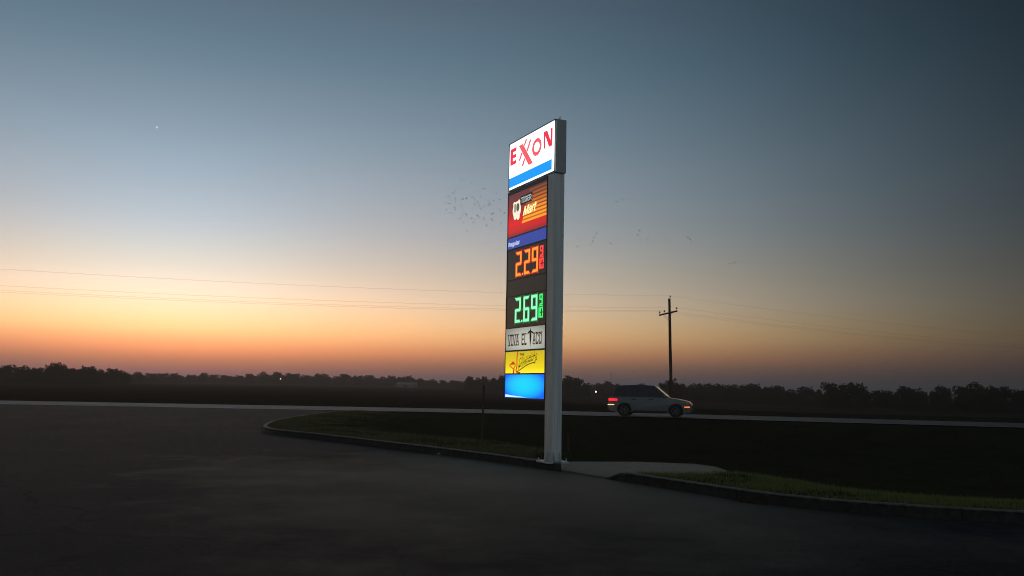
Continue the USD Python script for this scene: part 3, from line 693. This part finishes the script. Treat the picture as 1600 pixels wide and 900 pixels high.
for s in (-1, 1):
    obj('brace', rod(o(ac + la * s * .62 + tilt * s * .47 - (0, 0, .06)), o(np.array([14.27, 76.6, 7.62]) - ld * .10), .018, n=5), 'galvanised', pole)
wire_at = []
for k in (-.97, -.42, .95):
    b = ac + la * half * k + tilt * k + (0, 0, .065)
    ins = obj('insulator_pin', rod(o(b), o(b + (0, 0, .12)), .015, n=6), 'galvanised', pole)
    obj('insulator', [rod(o(b + (0, 0, .12)), o(b + (0, 0, .20)), .075, .06, 8), rod(o(b + (0, 0, .20)), o(b + (0, 0, .28)), .06, .035, 8)], 'porcelain', pole)
    wire_at.append(b + (0, 0, .25))
tp_ = PT + la * .10 * 1 + (0, 0, .0)
obj('insulator_pin', rod(o(PT + la * .10 - (0, 0, .25)), o(PT + la * .13 + (0, 0, .12)), .016, n=6), 'galvanised', pole)
obj('insulator', [rod(o(PT + la * .13 + (0, 0, .12)), o(PT + la * .13 + (0, 0, .2)), .07, .055, 8), rod(o(PT + la * .13 + (0, 0, .2)), o(PT + la * .13 + (0, 0, .27)), .055, .03, 8)], 'porcelain', pole)
wire_at.append(PT + la * .13 + (0, 0, .25))
wl = ['power line tied to the left end of the pole crossarm', 'power line tied left of the pole on the crossarm', 'power line tied to the right end of the pole crossarm', 'topmost power line running over the top of the pole']
for w, lab in zip(wire_at, wl):
    pts_ = []
    for sgn in (-1, 1):
        q = np.linspace(0, 1, 29)
        span, sag = 112.0, 1.55
        seg = [w + ld * sgn * span * t + np.array([0, 0, -4 * sag * t * (1 - t)]) for t in q]
        pts_ = (seg[::-1] if sgn < 0 else pts_[:-1] + seg) if not pts_ or sgn > 0 else pts_
        if sgn < 0: pts_ = seg[::-1]
    obj('power_line', tube(pts_, .0043, 5), 'wire', smooth=True, label=lab, cat='power line')

# ------------------------------------------------------------------ two thin posts in the ditch
for x, y, h, lab in ((-.77, 24.4, 1.55, 'thin dark post in the ditch, left of the sign'), (1.70, 25.1, 1.35, 'thin dark post in the ditch, just right of the sign column')):
    z = float(turf_z(x, y))
    p = thing('marker_post', lab, 'post', (x, y, z))
    obj('stake', rod((0, 0, -.2), (.02, 0, h - .1), .032, .026, 8), 'timber', p, smooth=40)
    obj('cap', rod((.02, 0, h - .1), (.021, 0, h), .034, .020, 8), 'timber', p)

# ------------------------------------------------------------------ the car on the road
def build_car():
    ang = math.degrees(math.atan2(-.262, .965))
    t = thing('suv', 'silver car with dark cabin and lit red and amber lamps driving along the road', 'car', (7.85, 47.75, .012), ang)
    L, Wd = 4.55, 1.84                                   # +x is forward; the near side is -y
    x0, x1 = -2.275, 2.275
    lower = Polygon([(x0 + .05, .30), (x0, .50), (x0 + .03, .95), (x0 + .10, 1.06), (.95, 1.05), (1.55, .98), (2.08, .86), (x1 - .05, .72), (x1, .48), (x1 - .08, .28), (1.9, .24), (-1.9, .24)])
    for wx in (-1.38, 1.40):
        lower = lower.difference(Point(wx, .35).buffer(.40, 20))
    m = trimesh.creation.extrude_polygon(lower, Wd, engine='earcut'); v = m.vertices.copy()
    yy = v[:, 2] - Wd / 2
    v = np.column_stack([v[:, 0], yy, v[:, 1]])
    v[:, 1] *= np.where(v[:, 2] > .95, .96, 1.0) * np.where(np.abs(v[:, 0]) > 2.1, .93, 1.0)
    m.vertices = v; m.fix_normals()
    obj('body', m, 'silver_paint', t, smooth=35)
    # cabin: pillars and roof as one shell around the glass
    roofc = [(-2.02, 1.06), (-1.83, 1.62), (-1.55, 1.69), (-.4, 1.735), (.25, 1.69), (1.02, 1.055)]
    def shell(poly, w0, w1, z0=1.05, z1=1.735):
        mm = trimesh.creation.extrude_polygon(Polygon(poly), 1.0, engine='earcut'); q = mm.vertices.copy()
        f = np.clip((q[:, 1] - z0) / (z1 - z0), 0, 1); wid = w0 + (w1 - w0) * f
        mm.vertices = np.column_stack([q[:, 0], (q[:, 2] - .5) * wid, q[:, 1]]); mm.fix_normals(); return mm
    obj('cabin', shell(roofc, 1.70, 1.36), 'dark_paint', t, smooth=35)
    def side_glass(poly, s):
        q = np.array(poly); f = np.clip((q[:, 1] - 1.05) / .685, 0, 1); half = (1.70 + (1.36 - 1.70) * f) / 2
        top = np.column_stack([q[:, 0], s * (half + .006), q[:, 1]]); bot = np.column_stack([q[:, 0], s * (half - .01), q[:, 1]])
        mm = m3.Manifold.hull_points(np.vstack([top, bot])); return tm(mm)
    for s in (-1, 1):
        for poly in ([(-1.86, 1.12), (-1.72, 1.55), (-1.22, 1.62), (-1.20, 1.12)], [(-1.10, 1.11), (-1.12, 1.63), (-.30, 1.665), (-.26, 1.11)], [(-.16, 1.11), (-.20, 1.66), (.18, 1.62), (.80, 1.11)]):
            obj('side_window', side_glass(poly, s), 'car_glass', t)
        obj('mirror', trimesh.creation.icosphere(2, .11).apply_scale((.8, 1.1, .75)).apply_translation((.80, s * .96, 1.13)), 'silver_paint', t, smooth=True)
        for xx in (-.85, .10):
            obj('door_handle', block(xx - .1, xx + .1, min(s * .925, s * .945), max(s * .925, s * .945), .93, .965, .006), 'black_trim', t)
        obj('sill', block(-.92, .94, min(s * .915, s * .935), max(s * .915, s * .935), .24, .34, .01), 'black_trim', t)
        for wx in (-1.38, 1.40):
            wh = obj('wheel', trimesh.creation.annulus(.21, .345, .22, sections=28).apply_transform(trimesh.transformations.rotation_matrix(math.pi / 2, (1, 0, 0))).apply_translation((wx, s * .80, .345)), 'rubber', t, smooth=40)
            rim = [trimesh.creation.cylinder(.06, .06, sections=12), trimesh.creation.annulus(.185, .212, .18, sections=28)]
            for k in range(5):
                a = k * 2 * math.pi / 5; b = block(.03, .20, -.028, .028, -.02, .02); b.apply_transform(trimesh.transformations.rotation_matrix(a, (0, 0, 1))); rim.append(b)
            rim = trimesh.util.concatenate(rim).apply_transform(trimesh.transformations.rotation_matrix(math.pi / 2, (1, 0, 0))).apply_translation((wx, s * .84, .345))
            obj('rim', rim, 'alloy', wh, smooth=40)
        obj('tail_lamp', tm(m3.Manifold.hull_points(np.array([(x0 + .045, s * .60, z) for z in (.83, .97)] + [(x0 + .03, s * .868, z) for z in (.83, .97)] + [(x0 + .52, s * .926, z) for z in (.85, .94)]))), 'tail_red', t)
        obj('bumper_lamp', block(x0 - .012, x0 + .34, min(s * .70, s * .925), max(s * .70, s * .925), .60, .645, .008), 'lamp_amber', t, label='amber lamp low on the rear bumper')
        obj('headlamp', tm(m3.Manifold.hull_points(np.array([(2.13, s * .55, z) for z in (.70, .80)] + [(2.14, s * .83, z) for z in (.70, .82)] + [(1.75, s * .926, z) for z in (.77, .83)]))), 'clear_lens', t)
        obj('side_marker', block(1.86, 2.16, min(s * .845, s * .925), max(s * .845, s * .925), .545, .60, .008), 'lamp_orange', t, label='amber lamp at the front corner')
    def cross_glass(a, b):
        (xa, za), (xb, zb) = a, b; w = lambda z: (1.70 - .34 * min(1, (z - 1.05) / .685)) / 2 - .10
        d = np.array([zb - za, 0, xa - xb]); d = d / np.linalg.norm(d) * (.008 if xa > 0 else -.008)
        return tm(m3.Manifold.hull_points(np.array([np.array(p) + e * d for e in (-1, 1) for p in ((xa, -w(za), za), (xa, w(za), za), (xb, -w(zb), zb), (xb, w(zb), zb))])))
    obj('windscreen', cross_glass((.93, 1.13), (.34, 1.62)), 'car_glass', t)
    obj('rear_window', cross_glass((-1.99, 1.14), (-1.86, 1.54)), 'car_glass', t)
    obj('grille', block(2.255, 2.285, -.45, .45, .46, .66, .008), 'black_trim', t)
    obj('front_bumper', block(2.14, 2.30, -.84, .84, .27, .45, .03), 'black_trim', t)
    obj('rear_bumper', block(-2.31, -2.15, -.84, .84, .33, .56, .03), 'black_trim', t)
    obj('number_plate', block(-2.288, -2.272, -.16, .16, .70, .80), 'litter_paper', t)
glow('tail_red', (255, 34, 52), 1.6, base=(.2, .01, .01))
glow('lamp_amber', (255, 196, 130), 1.5, base=(.3, .2, .1))
glow('lamp_orange', (255, 120, 50), 1.5, base=(.3, .12, .05))
build_car()

# ------------------------------------------------------------------ trees and bushes
TREE_KIND = {}
def leaf_cloud(blobs, count, size, seed):
    r = np.random.RandomState(seed)
    vol = np.array([b[3] * b[4] * b[5] for b in blobs]); pick = r.choice(len(blobs), count, p=vol / vol.sum())
    d = r.normal(size=(count, 3)); d /= np.linalg.norm(d, axis=1, keepdims=True)
    rad = r.uniform(.25, 1.0, count) ** .45 * r.uniform(.85, 1.12, count)
    B = np.array(blobs)[pick]
    c = B[:, :3] + d * rad[:, None] * B[:, 3:]
    e1 = r.normal(size=(count, 3)); e1 /= np.linalg.norm(e1, axis=1, keepdims=True)
    e2 = np.cross(e1, r.normal(size=(count, 3))); e2 /= np.linalg.norm(e2, axis=1, keepdims=True)
    s = size * r.uniform(.5, 1.3, count)[:, None]
    v = np.stack([c - e1 * s, c + e2 * s * .6, c + e1 * s, c - e2 * s * .6], 1).reshape(-1, 3)
    v[:, 2] = np.maximum(v[:, 2], .01)
    i = np.arange(count) * 4
    return trimesh.Trimesh(v, np.vstack([np.column_stack([i, i + 1, i + 2]), np.column_stack([i, i + 2, i + 3])]), process=False)
def tree_parts(t, seed, style):
    r = np.random.RandomState(seed); blobs = []
    n_ = {'round': 9, 'wide': 12, 'tall': 8, 'ragged': 13}[style]
    for k in range(n_):
        a = r.uniform(0, 6.28); q = r.uniform(0, 1) ** .6
        rr = {'round': .26, 'wide': .33, 'tall': .20, 'ragged': .33}[style] * q
        z = {'round': r.uniform(.35, .78), 'wide': r.uniform(.32, .76), 'tall': r.uniform(.25, .80), 'ragged': r.uniform(.30, .84)}[style]
        s = r.uniform(.14, .24) * (1.15 - .5 * (z if style == 'ragged' else q * .6))
        blobs.append((rr * math.cos(a), rr * math.sin(a), z, s, s, s * r.uniform(.75, 1.1)))
    blobs += [(r.uniform(-.25, .25), r.uniform(-.25, .25), .2, .22, .22, .17) for _ in range(4)]
    top = max(b[2] + b[5] for b in blobs)
    blobs = [(x, y, z / top, a, b, c / top) for x, y, z, a, b, c in blobs]
    obj('trunk', [rod((0, 0, -.08), (.02, .01, .5), .035, .018, 7)] + [rod((.012, .005, .3 + .03 * k), (b[0] * .8, b[1] * .8, b[2] * .95), .014, .005, 5) for k, b in enumerate(blobs[:6])], 'bark', t, smooth=40)
    obj('crown', leaf_cloud(blobs, 1900, .052, seed + 1), 'leaf', t)
STYLES = ['round', 'wide', 'ragged', 'tall', 'ragged', 'wide']
protos = {}
def tree(name, x, y, h, w, style, label, cat, group=None, rot=0.0):
    z = float(field_z(x, y)); sc = (w * 1.12, w * 1.12, (h - z) * 1.0)
    if style not in protos:
        protos[style] = thing(name, label, cat, (x, y, z), rot, group, sc)
        tree_parts(protos[style], 100 + style, STYLES[style])
        return protos[style]
    return copy_of(protos[style], name, label, cat, (x, y, z), rot, group, sc)
TREES = {
    'A': [(-111.1, 184.1, 3.76, 4.67), (-108.6, 185.5, 4.0, 4.71), (-104.6, 184.4, 3.88, 3.85), (-103.5, 187.3, 3.55, 3.36), (-97.3, 180.4, 4.19, 2.42), (-95.3, 179.2, 4.6, 2.94), (-95.2, 182.7, 4.29, 3.55), (-96.2, 188.9, 3.58, 3.1), (-95.7, 191.4, 4.21, 2.57), (-92.1, 188.7, 4.04, 3.66), (-94.7, 198.6, 3.58, 2.96), (-93.6, 201.3, 3.84, 3.01), (-94.6, 209.6, 3.55, 3.76)],
    'B': [(-119.3, 275.3, 3.74, 4.93), (-127.4, 304.4, 3.48, 5.45), (-129.1, 319.9, 3.71, 4.78), (-127.0, 326.1, 3.89, 5.36), (-129.3, 346.7, 3.52, 5.18), (-121.6, 338.8, 4.37, 5.56), (-124.1, 359.2, 3.77, 5.36), (-121.4, 365.4, 3.62, 6.0), (-116.7, 366.9, 3.73, 5.48), (-110.0, 363.7, 4.49, 5.43), (-102.2, 355.6, 5.31, 5.31), (-97.3, 357.0, 5.29, 6.4), (-93.5, 366.2, 4.96, 7.11), (-89.7, 374.4, 4.58, 5.59), (-81.7, 366.0, 5.17, 6.56), (-77.3, 361.8, 4.79, 3.78), (-75.8, 377.5, 4.17, 5.64), (-70.7, 365.2, 5.14, 5.45), (-66.8, 374.1, 4.72, 6.7), (-60.5, 373.1, 4.94, 7.24), (-56.4, 375.8, 4.37, 5.05), (-52.0, 376.4, 4.74, 5.06), (-46.4, 367.1, 4.33, 4.38), (-42.4, 363.5, 4.91, 4.34), (-36.7, 358.1, 3.75, 6.42), (-31.7, 353.6, 3.6, 4.22), (-27.8, 353.9, 3.15, 4.23), (-22.7, 349.3, 3.11, 6.26)],
    'C': [(-12.0, 249.7, 3.94, 3.73), (-9.9, 257.8, 3.74, 3.08), (-7.2, 239.9, 3.93, 2.33), (-5.1, 261.9, 3.67, 3.91), (-2.1, 250.0, 4.46, 3.73), (0.9, 250.0, 4.14, 4.85), (5.1, 254.9, 3.89, 5.33), (9.1, 249.8, 4.29, 4.85)],
    'D': [(11.9, 224.7, 4.26, 4.36), (14.8, 221.5, 4.31, 4.3), (17.7, 224.3, 3.86, 3.68), (21.2, 239.1, 2.81, 2.86), (30.3, 298.5, 3.0, 4.01), (33.6, 298.1, 3.57, 5.34), (36.8, 297.7, 2.74, 4.0), (39.2, 287.3, 2.23, 4.72), (40.8, 266.9, 2.86, 5.98), (44.7, 266.3, 2.14, 3.98), (42.0, 236.3, 3.0, 2.82)],
    'E': [(37.5, 196.4, 3.79, 4.4), (44.6, 220.5, 2.92, 2.96)],
    'F': [(50.3, 234.7, 2.76, 4.2), (52.9, 234.1, 2.76, 3.84), (54.7, 228.5, 2.96, 4.09), (59.2, 232.6, 2.7, 4.51), (62.2, 229.7, 2.7, 4.46), (64.6, 227.0, 3.02, 4.07), (67.1, 225.2, 2.34, 3.36), (68.8, 221.6, 2.58, 4.3), (73.0, 223.4, 1.79, 3.67), (73.4, 212.7, 2.36, 4.45), (77.5, 216.6, 1.82, 2.59)],
    'G': [(68.1, 182.7, 3.09, 3.27), (70.6, 181.8, 2.9, 4.61), (72.3, 178.9, 3.08, 3.21), (74.8, 181.2, 2.37, 2.43), (84.7, 197.6, 1.69, 2.95), (85.8, 193.8, 1.67, 3.47), (83.3, 181.8, 2.59, 3.53), (85.3, 180.9, 2.36, 3.24), (88.9, 184.7, 1.6, 2.21), (78.2, 156.5, 2.72, 2.8), (81.6, 160.4, 2.21, 1.92)],
    'H': [(90.7, 172.6, 2.18, 3.09), (91.5, 168.8, 2.93, 4.28), (95.1, 170.2, 2.4, 3.3), (94.8, 164.6, 2.12, 3.93), (97.0, 163.4, 1.6, 3.41), (99.3, 162.0, 1.6, 4.11)],
}
BACK_TREES = [(-113.7, 191.2, 3.61, 4.57), (-111.5, 193.3, 3.66, 4.62), (-110.3, 196.8, 3.39, 4.11), (-110.8, 202.9, 3.3, 3.94), (-101.1, 188.7, 3.95, 2.54), (-100.6, 191.0, 4.06, 3.14), (-100.6, 195.1, 3.37, 3.5), (-105.0, 208.0, 3.51, 3.26), (-102.4, 207.4, 3.84, 3.72), (-99.4, 206.0, 3.22, 3.54), (-100.8, 214.2, 3.44, 3.84), (-103.3, 225.4, 3.23, 4.38), (-124.3, 280.9, 3.15, 6.71), (-135.4, 317.8, 2.95, 6.64), (-134.4, 326.9, 3.12, 6.83), (-131.7, 332.1, 3.29, 6.69), (-138.3, 362.6, 2.77, 8.12), (-130.7, 357.0, 3.01, 7.2), (-130.9, 371.6, 3.01, 7.21), (-129.3, 381.6, 2.87, 7.41), (-122.7, 377.4, 3.1, 7.61), (-117.6, 379.2, 3.18, 8.21), (-110.4, 374.3, 4.14, 7.82), (-101.5, 362.7, 4.57, 7.58), (-100.2, 379.8, 4.58, 8.79), (-95.7, 386.8, 4.07, 8.37), (-89.3, 385.6, 4.1, 8.64), (-81.9, 374.9, 4.04, 5.88), (-79.9, 385.6, 3.58, 7.2), (-76.4, 387.4, 3.56, 5.21), (-72.5, 389.8, 4.21, 8.15), (-66.1, 388.2, 4.33, 8.69), (-59.8, 382.8, 3.57, 6.86), (-55.6, 385.2, 4.03, 6.9), (-51.7, 391.2, 3.7, 7.01), (-45.9, 377.9, 3.92, 5.92), (-41.2, 376.2, 3.32, 7.58), (-35.9, 374.0, 3.24, 6.98), (-31.4, 373.0, 2.41, 6.4), (-26.8, 373.5, 2.45, 7.25), (-20.3, 359.5, 2.8, 8.32), (-11.8, 274.6, 3.25, 4.3), (-9.5, 277.0, 3.49, 3.93), (-6.9, 279.4, 3.28, 4.59), (-3.8, 270.7, 3.38, 4.65), (-0.6, 257.9, 3.78, 4.62), (3.2, 274.4, 3.6, 6.15), (7.4, 261.0, 3.6, 5.85), (11.5, 258.1, 4.12, 5.78), (14.1, 235.7, 3.95, 4.75), (16.9, 231.7, 3.57, 4.15), (21.0, 251.1, 2.29, 3.94), (29.0, 305.5, 2.58, 5.7), (32.8, 306.6, 2.71, 5.26), (36.2, 306.0, 2.17, 5.25), (40.4, 310.3, 1.89, 5.79), (44.4, 306.8, 1.9, 6.87), (44.9, 279.8, 1.78, 5.85), (47.9, 277.6, 1.64, 4.35), (45.8, 248.5, 2.55, 4.82), (45.7, 232.3, 2.65, 3.99), (51.3, 246.6, 2.51, 4.42), (55.6, 252.4, 2.47, 4.52), (57.4, 246.4, 2.35, 4.78), (59.8, 242.3, 2.43, 5.06), (63.2, 240.7, 2.39, 5.39), (68.5, 246.8, 2.48, 4.79), (67.8, 233.0, 2.04, 4.52), (72.4, 238.1, 1.9, 4.44), (74.9, 235.0, 1.6, 5.26), (79.9, 195.5, 2.13, 2.92), (91.2, 209.4, 1.6, 4.22), (92.2, 198.5, 2.13, 3.85), (91.2, 191.4, 1.6, 3.0), (101.3, 167.8, 1.6, 4.26)]

ZONE = {'A': ('dark leafy tree in the clump at the far left edge of the field', 'trees of the clump at the far left'),
        'B': ('small hazy tree in the long far treeline beyond the field, left of the sign', 'trees of the far treeline left of the sign'),
        'C': ('dark tree in the group just left of and behind the sign', 'trees behind the sign on the left'),
        'D': ('dark tree in the treeline between the sign column and the utility pole', 'trees between the sign and the utility pole'),
        'E': ('low tree beside the foot of the utility pole', 'trees by the utility pole'),
        'F': ('low dark tree in the even treeline right of the utility pole', 'trees right of the utility pole'),
        'G': ('dark tree in the broken clumps towards the right', 'trees of the broken clumps on the right'),
        'H': ('dark tree in the last clump at the right edge of the treeline', 'trees at the right edge')}
OWN = {('A', 5): 'tallest ragged tree of the clump at the far left, above its neighbours', ('B', 13): 'slightly taller hazy tree above the tiny white light in the far treeline',
       ('C', 0): 'round-crowned dark tree standing apart just left of the sign', ('C', 2): 'small ball-shaped tree between the round tree and the sign',
       ('D', 1): 'tall rounded dark tree directly right of the sign column', ('D', 5): 'rounded tree under the thin mast, right of the white yard light',
       ('E', 0): 'bushy dark tree hiding the foot of the utility pole', ('F', 9): 'lone rounded tree before the gap right of the even treeline',
       ('G', 0): 'left crown of the broad clump with the highest top on the right', ('G', 6): 'tallest tree of the middle clump on the right',
       ('G', 9): 'narrow upright tree standing alone after the gap on the right', ('H', 1): 'broad domed tree in the last clump on the right'}
r_ = np.random.RandomState(77)
TENS = ['', '', 'twenty', 'thirty']
ONES = ['', 'first', 'second', 'third', 'fourth', 'fifth', 'sixth', 'seventh', 'eighth', 'ninth', 'tenth', 'eleventh', 'twelfth', 'thirteenth', 'fourteenth', 'fifteenth', 'sixteenth', 'seventeenth', 'eighteenth', 'nineteenth']
def ordinal(k):
    return ONES[k] if k < 20 else ('twentieth' if k == 20 else 'thirtieth') if k % 10 == 0 else TENS[k // 10] + '-' + ONES[k % 10]
COUNTED = {'A': ('dark leafy tree, %s from the left frame edge in the far left clump', 1), 'B': ('small hazy tree, %s left of the sign group in the far treeline', -1),
           'C': ('dark tree behind the sign panels, %s from the round-crowned tree', 1), 'D': ('dark tree, %s right of the sign column before the utility pole', 1), 'E': ('low tree beside the foot of the utility pole', 0),
           'F': ('low dark tree, %s right of the utility pole in the even treeline', 1), 'G': ('dark tree, %s crown from the left in the broken clumps on the right', 1), 'H': ('dark tree, %s crown from the left in the last clump on the right', 1)}
KIND_OF = {'A': [2, 0, 1, 4], 'B': [1, 0, 4, 2, 5], 'C': [0, 1, 0, 3], 'D': [1, 0, 4, 2], 'E': [2, 1], 'F': [1, 0, 5, 0], 'G': [0, 1, 0, 2], 'H': [0, 1, 5, 0]}
for zone, rows in TREES.items():
    for i, (x, y, h, w) in enumerate(rows):
        if zone in 'FGH':
            w, h = w * 1.4, h + (.9 if zone == 'H' else .3 if zone == 'G' else .14)
        own = OWN.get((zone, i))
        text, way = COUNTED[zone]
        lab_ = text % ordinal(i + 1 if way > 0 else len(rows) - i) if way else text
        tree('tree', x, y, h, w, KIND_OF[zone][i % len(KIND_OF[zone])], own or lab_, 'tree', ZONE[zone][1], r_.uniform(0, 360))
for x, y, h, w in BACK_TREES:
    h = h - abs(r_.normal(0, .22)) * h ** .5 * .5
    a = math.degrees(math.atan2(x, y))
    lab = ('low tree filling in behind the front trees, left of the sign', 'low back trees left of the sign') if a < 3 else ('low tree filling in behind the front trees, right of the sign', 'low back trees right of the sign')
    tree('tree', x, y, h, w, int(r_.choice([1, 5, 0])), lab[0], 'tree', lab[1], r_.uniform(0, 360))
# scrub under and between the trees
rows = [t for z_ in TREES.values() for t in z_]
sc_ = []
for i, (x, y, h, w) in enumerate(rows):
    for k in range(2):
        px, py = x + r_.uniform(-.9, .9) * w, y + r_.uniform(1, 7)
        z = float(field_z(px, py)); hh = (h - z) * r_.uniform(.35, .6)
        m = leaf_cloud([(px, py, z + hh * .45, w * .75, w * .6, hh * .55)], 140, .16, 900 + i * 2 + k)
        m.vertices[:, 2] = np.maximum(m.vertices[:, 2], z)
        sc_.append(m)
obj('scrub', sc_, 'leaf', kind='stuff', label='low scrub growing under and between the trees along the horizon', cat='scrub')

# ------------------------------------------------------------------ far barn, mast and lights
bx, by = -41.3, 343.0
barn = thing('barn', 'low pale roofed barn in front of the far treeline', 'barn', (bx, by, -.1), -8)
bw, bd_, bh = 3.6, 5.0, 1.15
obj('wall', block(-bw, bw, -bd_ / 2, bd_ / 2, 0, bh), 'barn_wall', barn)
rf = trimesh.creation.extrude_polygon(Polygon([(-bd_ / 2 - .3, bh + .01), (0, bh + .9), (bd_ / 2 + .3, bh + .01)]), 2 * bw + .5, engine='earcut'); v = rf.vertices.copy()
rf.vertices = np.column_stack([v[:, 2] - bw - .25, v[:, 0], v[:, 1]]); rf.fix_normals()
obj('roof', rf, 'barn_roof', barn)
obj('door', block(-.7, .7, -bd_ / 2 - .05, -bd_ / 2 - .003, 0, 1.0), 'timber', barn)
mx, my = 39.6, 338.0
mz = float(field_z(mx, my))
mast = thing('mast', 'thin lattice mast rising behind the trees right of the sign', 'mast', (mx, my, mz))
top_ = 7.0 - mz
legs = [(.5 * math.cos(a), .5 * math.sin(a)) for a in (0, 2.094, 4.189)]
for lx, ly in legs:
    obj('leg', rod((lx, ly, -.1), (lx * .3, ly * .3, top_), .07, .05, 5), 'galvanised', mast)
lat = []
for k in range(9):
    f0, f1 = 1 - .7 * k / 9, 1 - .7 * (k + 1) / 9
    for (ax, ay), (bx_, by_) in zip(legs, legs[1:] + legs[:1]):
        lat.append(rod((ax * f0, ay * f0, top_ * k / 9), (bx_ * f1, by_ * f1, top_ * (k + 1) / 9), .03, n=4))
obj('bracing', lat, 'galvanised', mast)
obj('antenna', rod((0, 0, top_), (0, 0, top_ + 1.6), .05, .03, 5), 'galvanised', mast)
glow('lamp_white', (255, 246, 226), 3.0, base=(.5, .5, .5))
for lx, ly, lz, rad, lab in ((15.95, 159.6, .66, .14, 'bright white yard light on a short post right of the sign'), (-94.3, 352.0, 2.4, .16, 'tiny white yard light below the far treeline on the left')):
    z = float(field_z(lx, ly))
    t = thing('yard_light', lab, 'lamp', (lx, ly, z))
    obj('post', rod((0, .22, -.1), (0, .22, lz - z + .25), .05, .04, 6), 'timber', t)
    obj('arm', rod((0, .24, lz - z + .22), (0, -.02, lz - z + .16), .02, n=5), 'galvanised', t)
    obj('lamp_bulb', trimesh.creation.icosphere(2, rad).apply_translation((0, 0, lz - z)), 'lamp_white', t, smooth=True)

# ------------------------------------------------------------------ birds and the morning star
def bird_mesh(t):
    body = trimesh.creation.icosphere(1, 1.0).apply_scale((.15, .045, .042))
    tail = trimesh.Trimesh(np.array([(-.11, .015, .005), (-.11, -.015, .005), (-.24, .045, 0), (-.24, -.045, 0), (-.12, 0, -.012)]), [(0, 1, 3), (0, 3, 2), (1, 0, 4), (3, 1, 4), (2, 3, 4), (0, 2, 4)], process=False)
    obj('body', [body, tail], 'feather', t, smooth=50)
    for s in (-1, 1):
        v = np.array([(.06, s * .03, .02), (-.07, s * .03, .015), (.05, s * .17, .11), (-.07, s * .17, .10), (-.04, s * .36, .07), (.0, s * .36, .075)])
        v = np.vstack([v, v - (0, 0, .008)])
        f = [(0, 1, 3), (0, 3, 2), (2, 3, 4), (2, 4, 5)]
        f = f + [(c + 6, b + 6, a + 6) for a, b, c in f] + [(0, 2, 8), (0, 8, 6), (2, 5, 11), (2, 11, 8), (5, 4, 10), (5, 10, 11), (4, 3, 9), (4, 9, 10), (3, 1, 7), (3, 7, 9)]
        obj('wing', trimesh.Trimesh(v, f, process=False), 'feather', t)
r_ = np.random.RandomState(5)
spots = []
for k in range(84):                                      # the loose flock left of the sign: a slanting band
    u = r_.uniform(0, 1); s = r_.normal(0, 1)
    spots.append((0, -12.4 + u * 10.8 + r_.normal(0, .35), 148 + r_.uniform(-12, 12), 33.6 - u * 2.6 + s * (1.0 + 1.1 * u) - .8 * u * u))
for px, pz, n_, sp in ((13.4, 27.4, 9, 1.1), (16.8, 27.2, 3, .8), (24.2, 27.4, 7, 1.6), (18.5, 33.6, 3, 1.4), (40.0, 24.6, 4, 1.2), (30.0, 27.3, 3, 2.0)):
    for k in range(n_):
        spots.append((1, px + r_.normal(0, sp), 150 + r_.uniform(-8, 8), pz + r_.normal(0, .35)))
first = None
for side, x, y, z in spots:
    lab, grp = (('small dark bird in the loose flock left of the sign', 'birds of the flock left of the sign') if side == 0 else ('small dark bird straggling in the sky right of the sign', 'birds straggling right of the sign'))
    yaw, s = r_.uniform(-35, 35) + (180 if r_.rand() < .2 else 0), r_.uniform(.55, .9)
    if first is None:
        first = thing('bird', lab, 'bird', (x, y, z), yaw, grp, (s, s, s)); bird_mesh(first)
    else:
        copy_of(first, 'bird', lab, 'bird', (x, y, z), yaw, grp, (s, s, s * r_.uniform(.2, 1.4)))
glow('star_light', (238, 244, 255), 1.3)
star = obj('bright_star', trimesh.creation.icosphere(2, 22.0).apply_translation((-11897, 27540, 8292)), 'star_light', smooth=True, label='tiny bright morning star in the sky at upper left', cat='star')

# ------------------------------------------------------------------ haze
mat('haze_air', {'v': ('principled_volume', {'color': (.86, .86, .88), 'density': HAZE, 'anisotropy': .78})}, surface=None, volume='v.volume')
hz = trimesh.creation.box([2600, 2600, 70 + 4.4]); hz.apply_translation((0, 0, 35 - 2.2))
obj('haze', hz, 'haze_air', kind='stuff', label='thin grey morning haze over the fields', cat='haze')
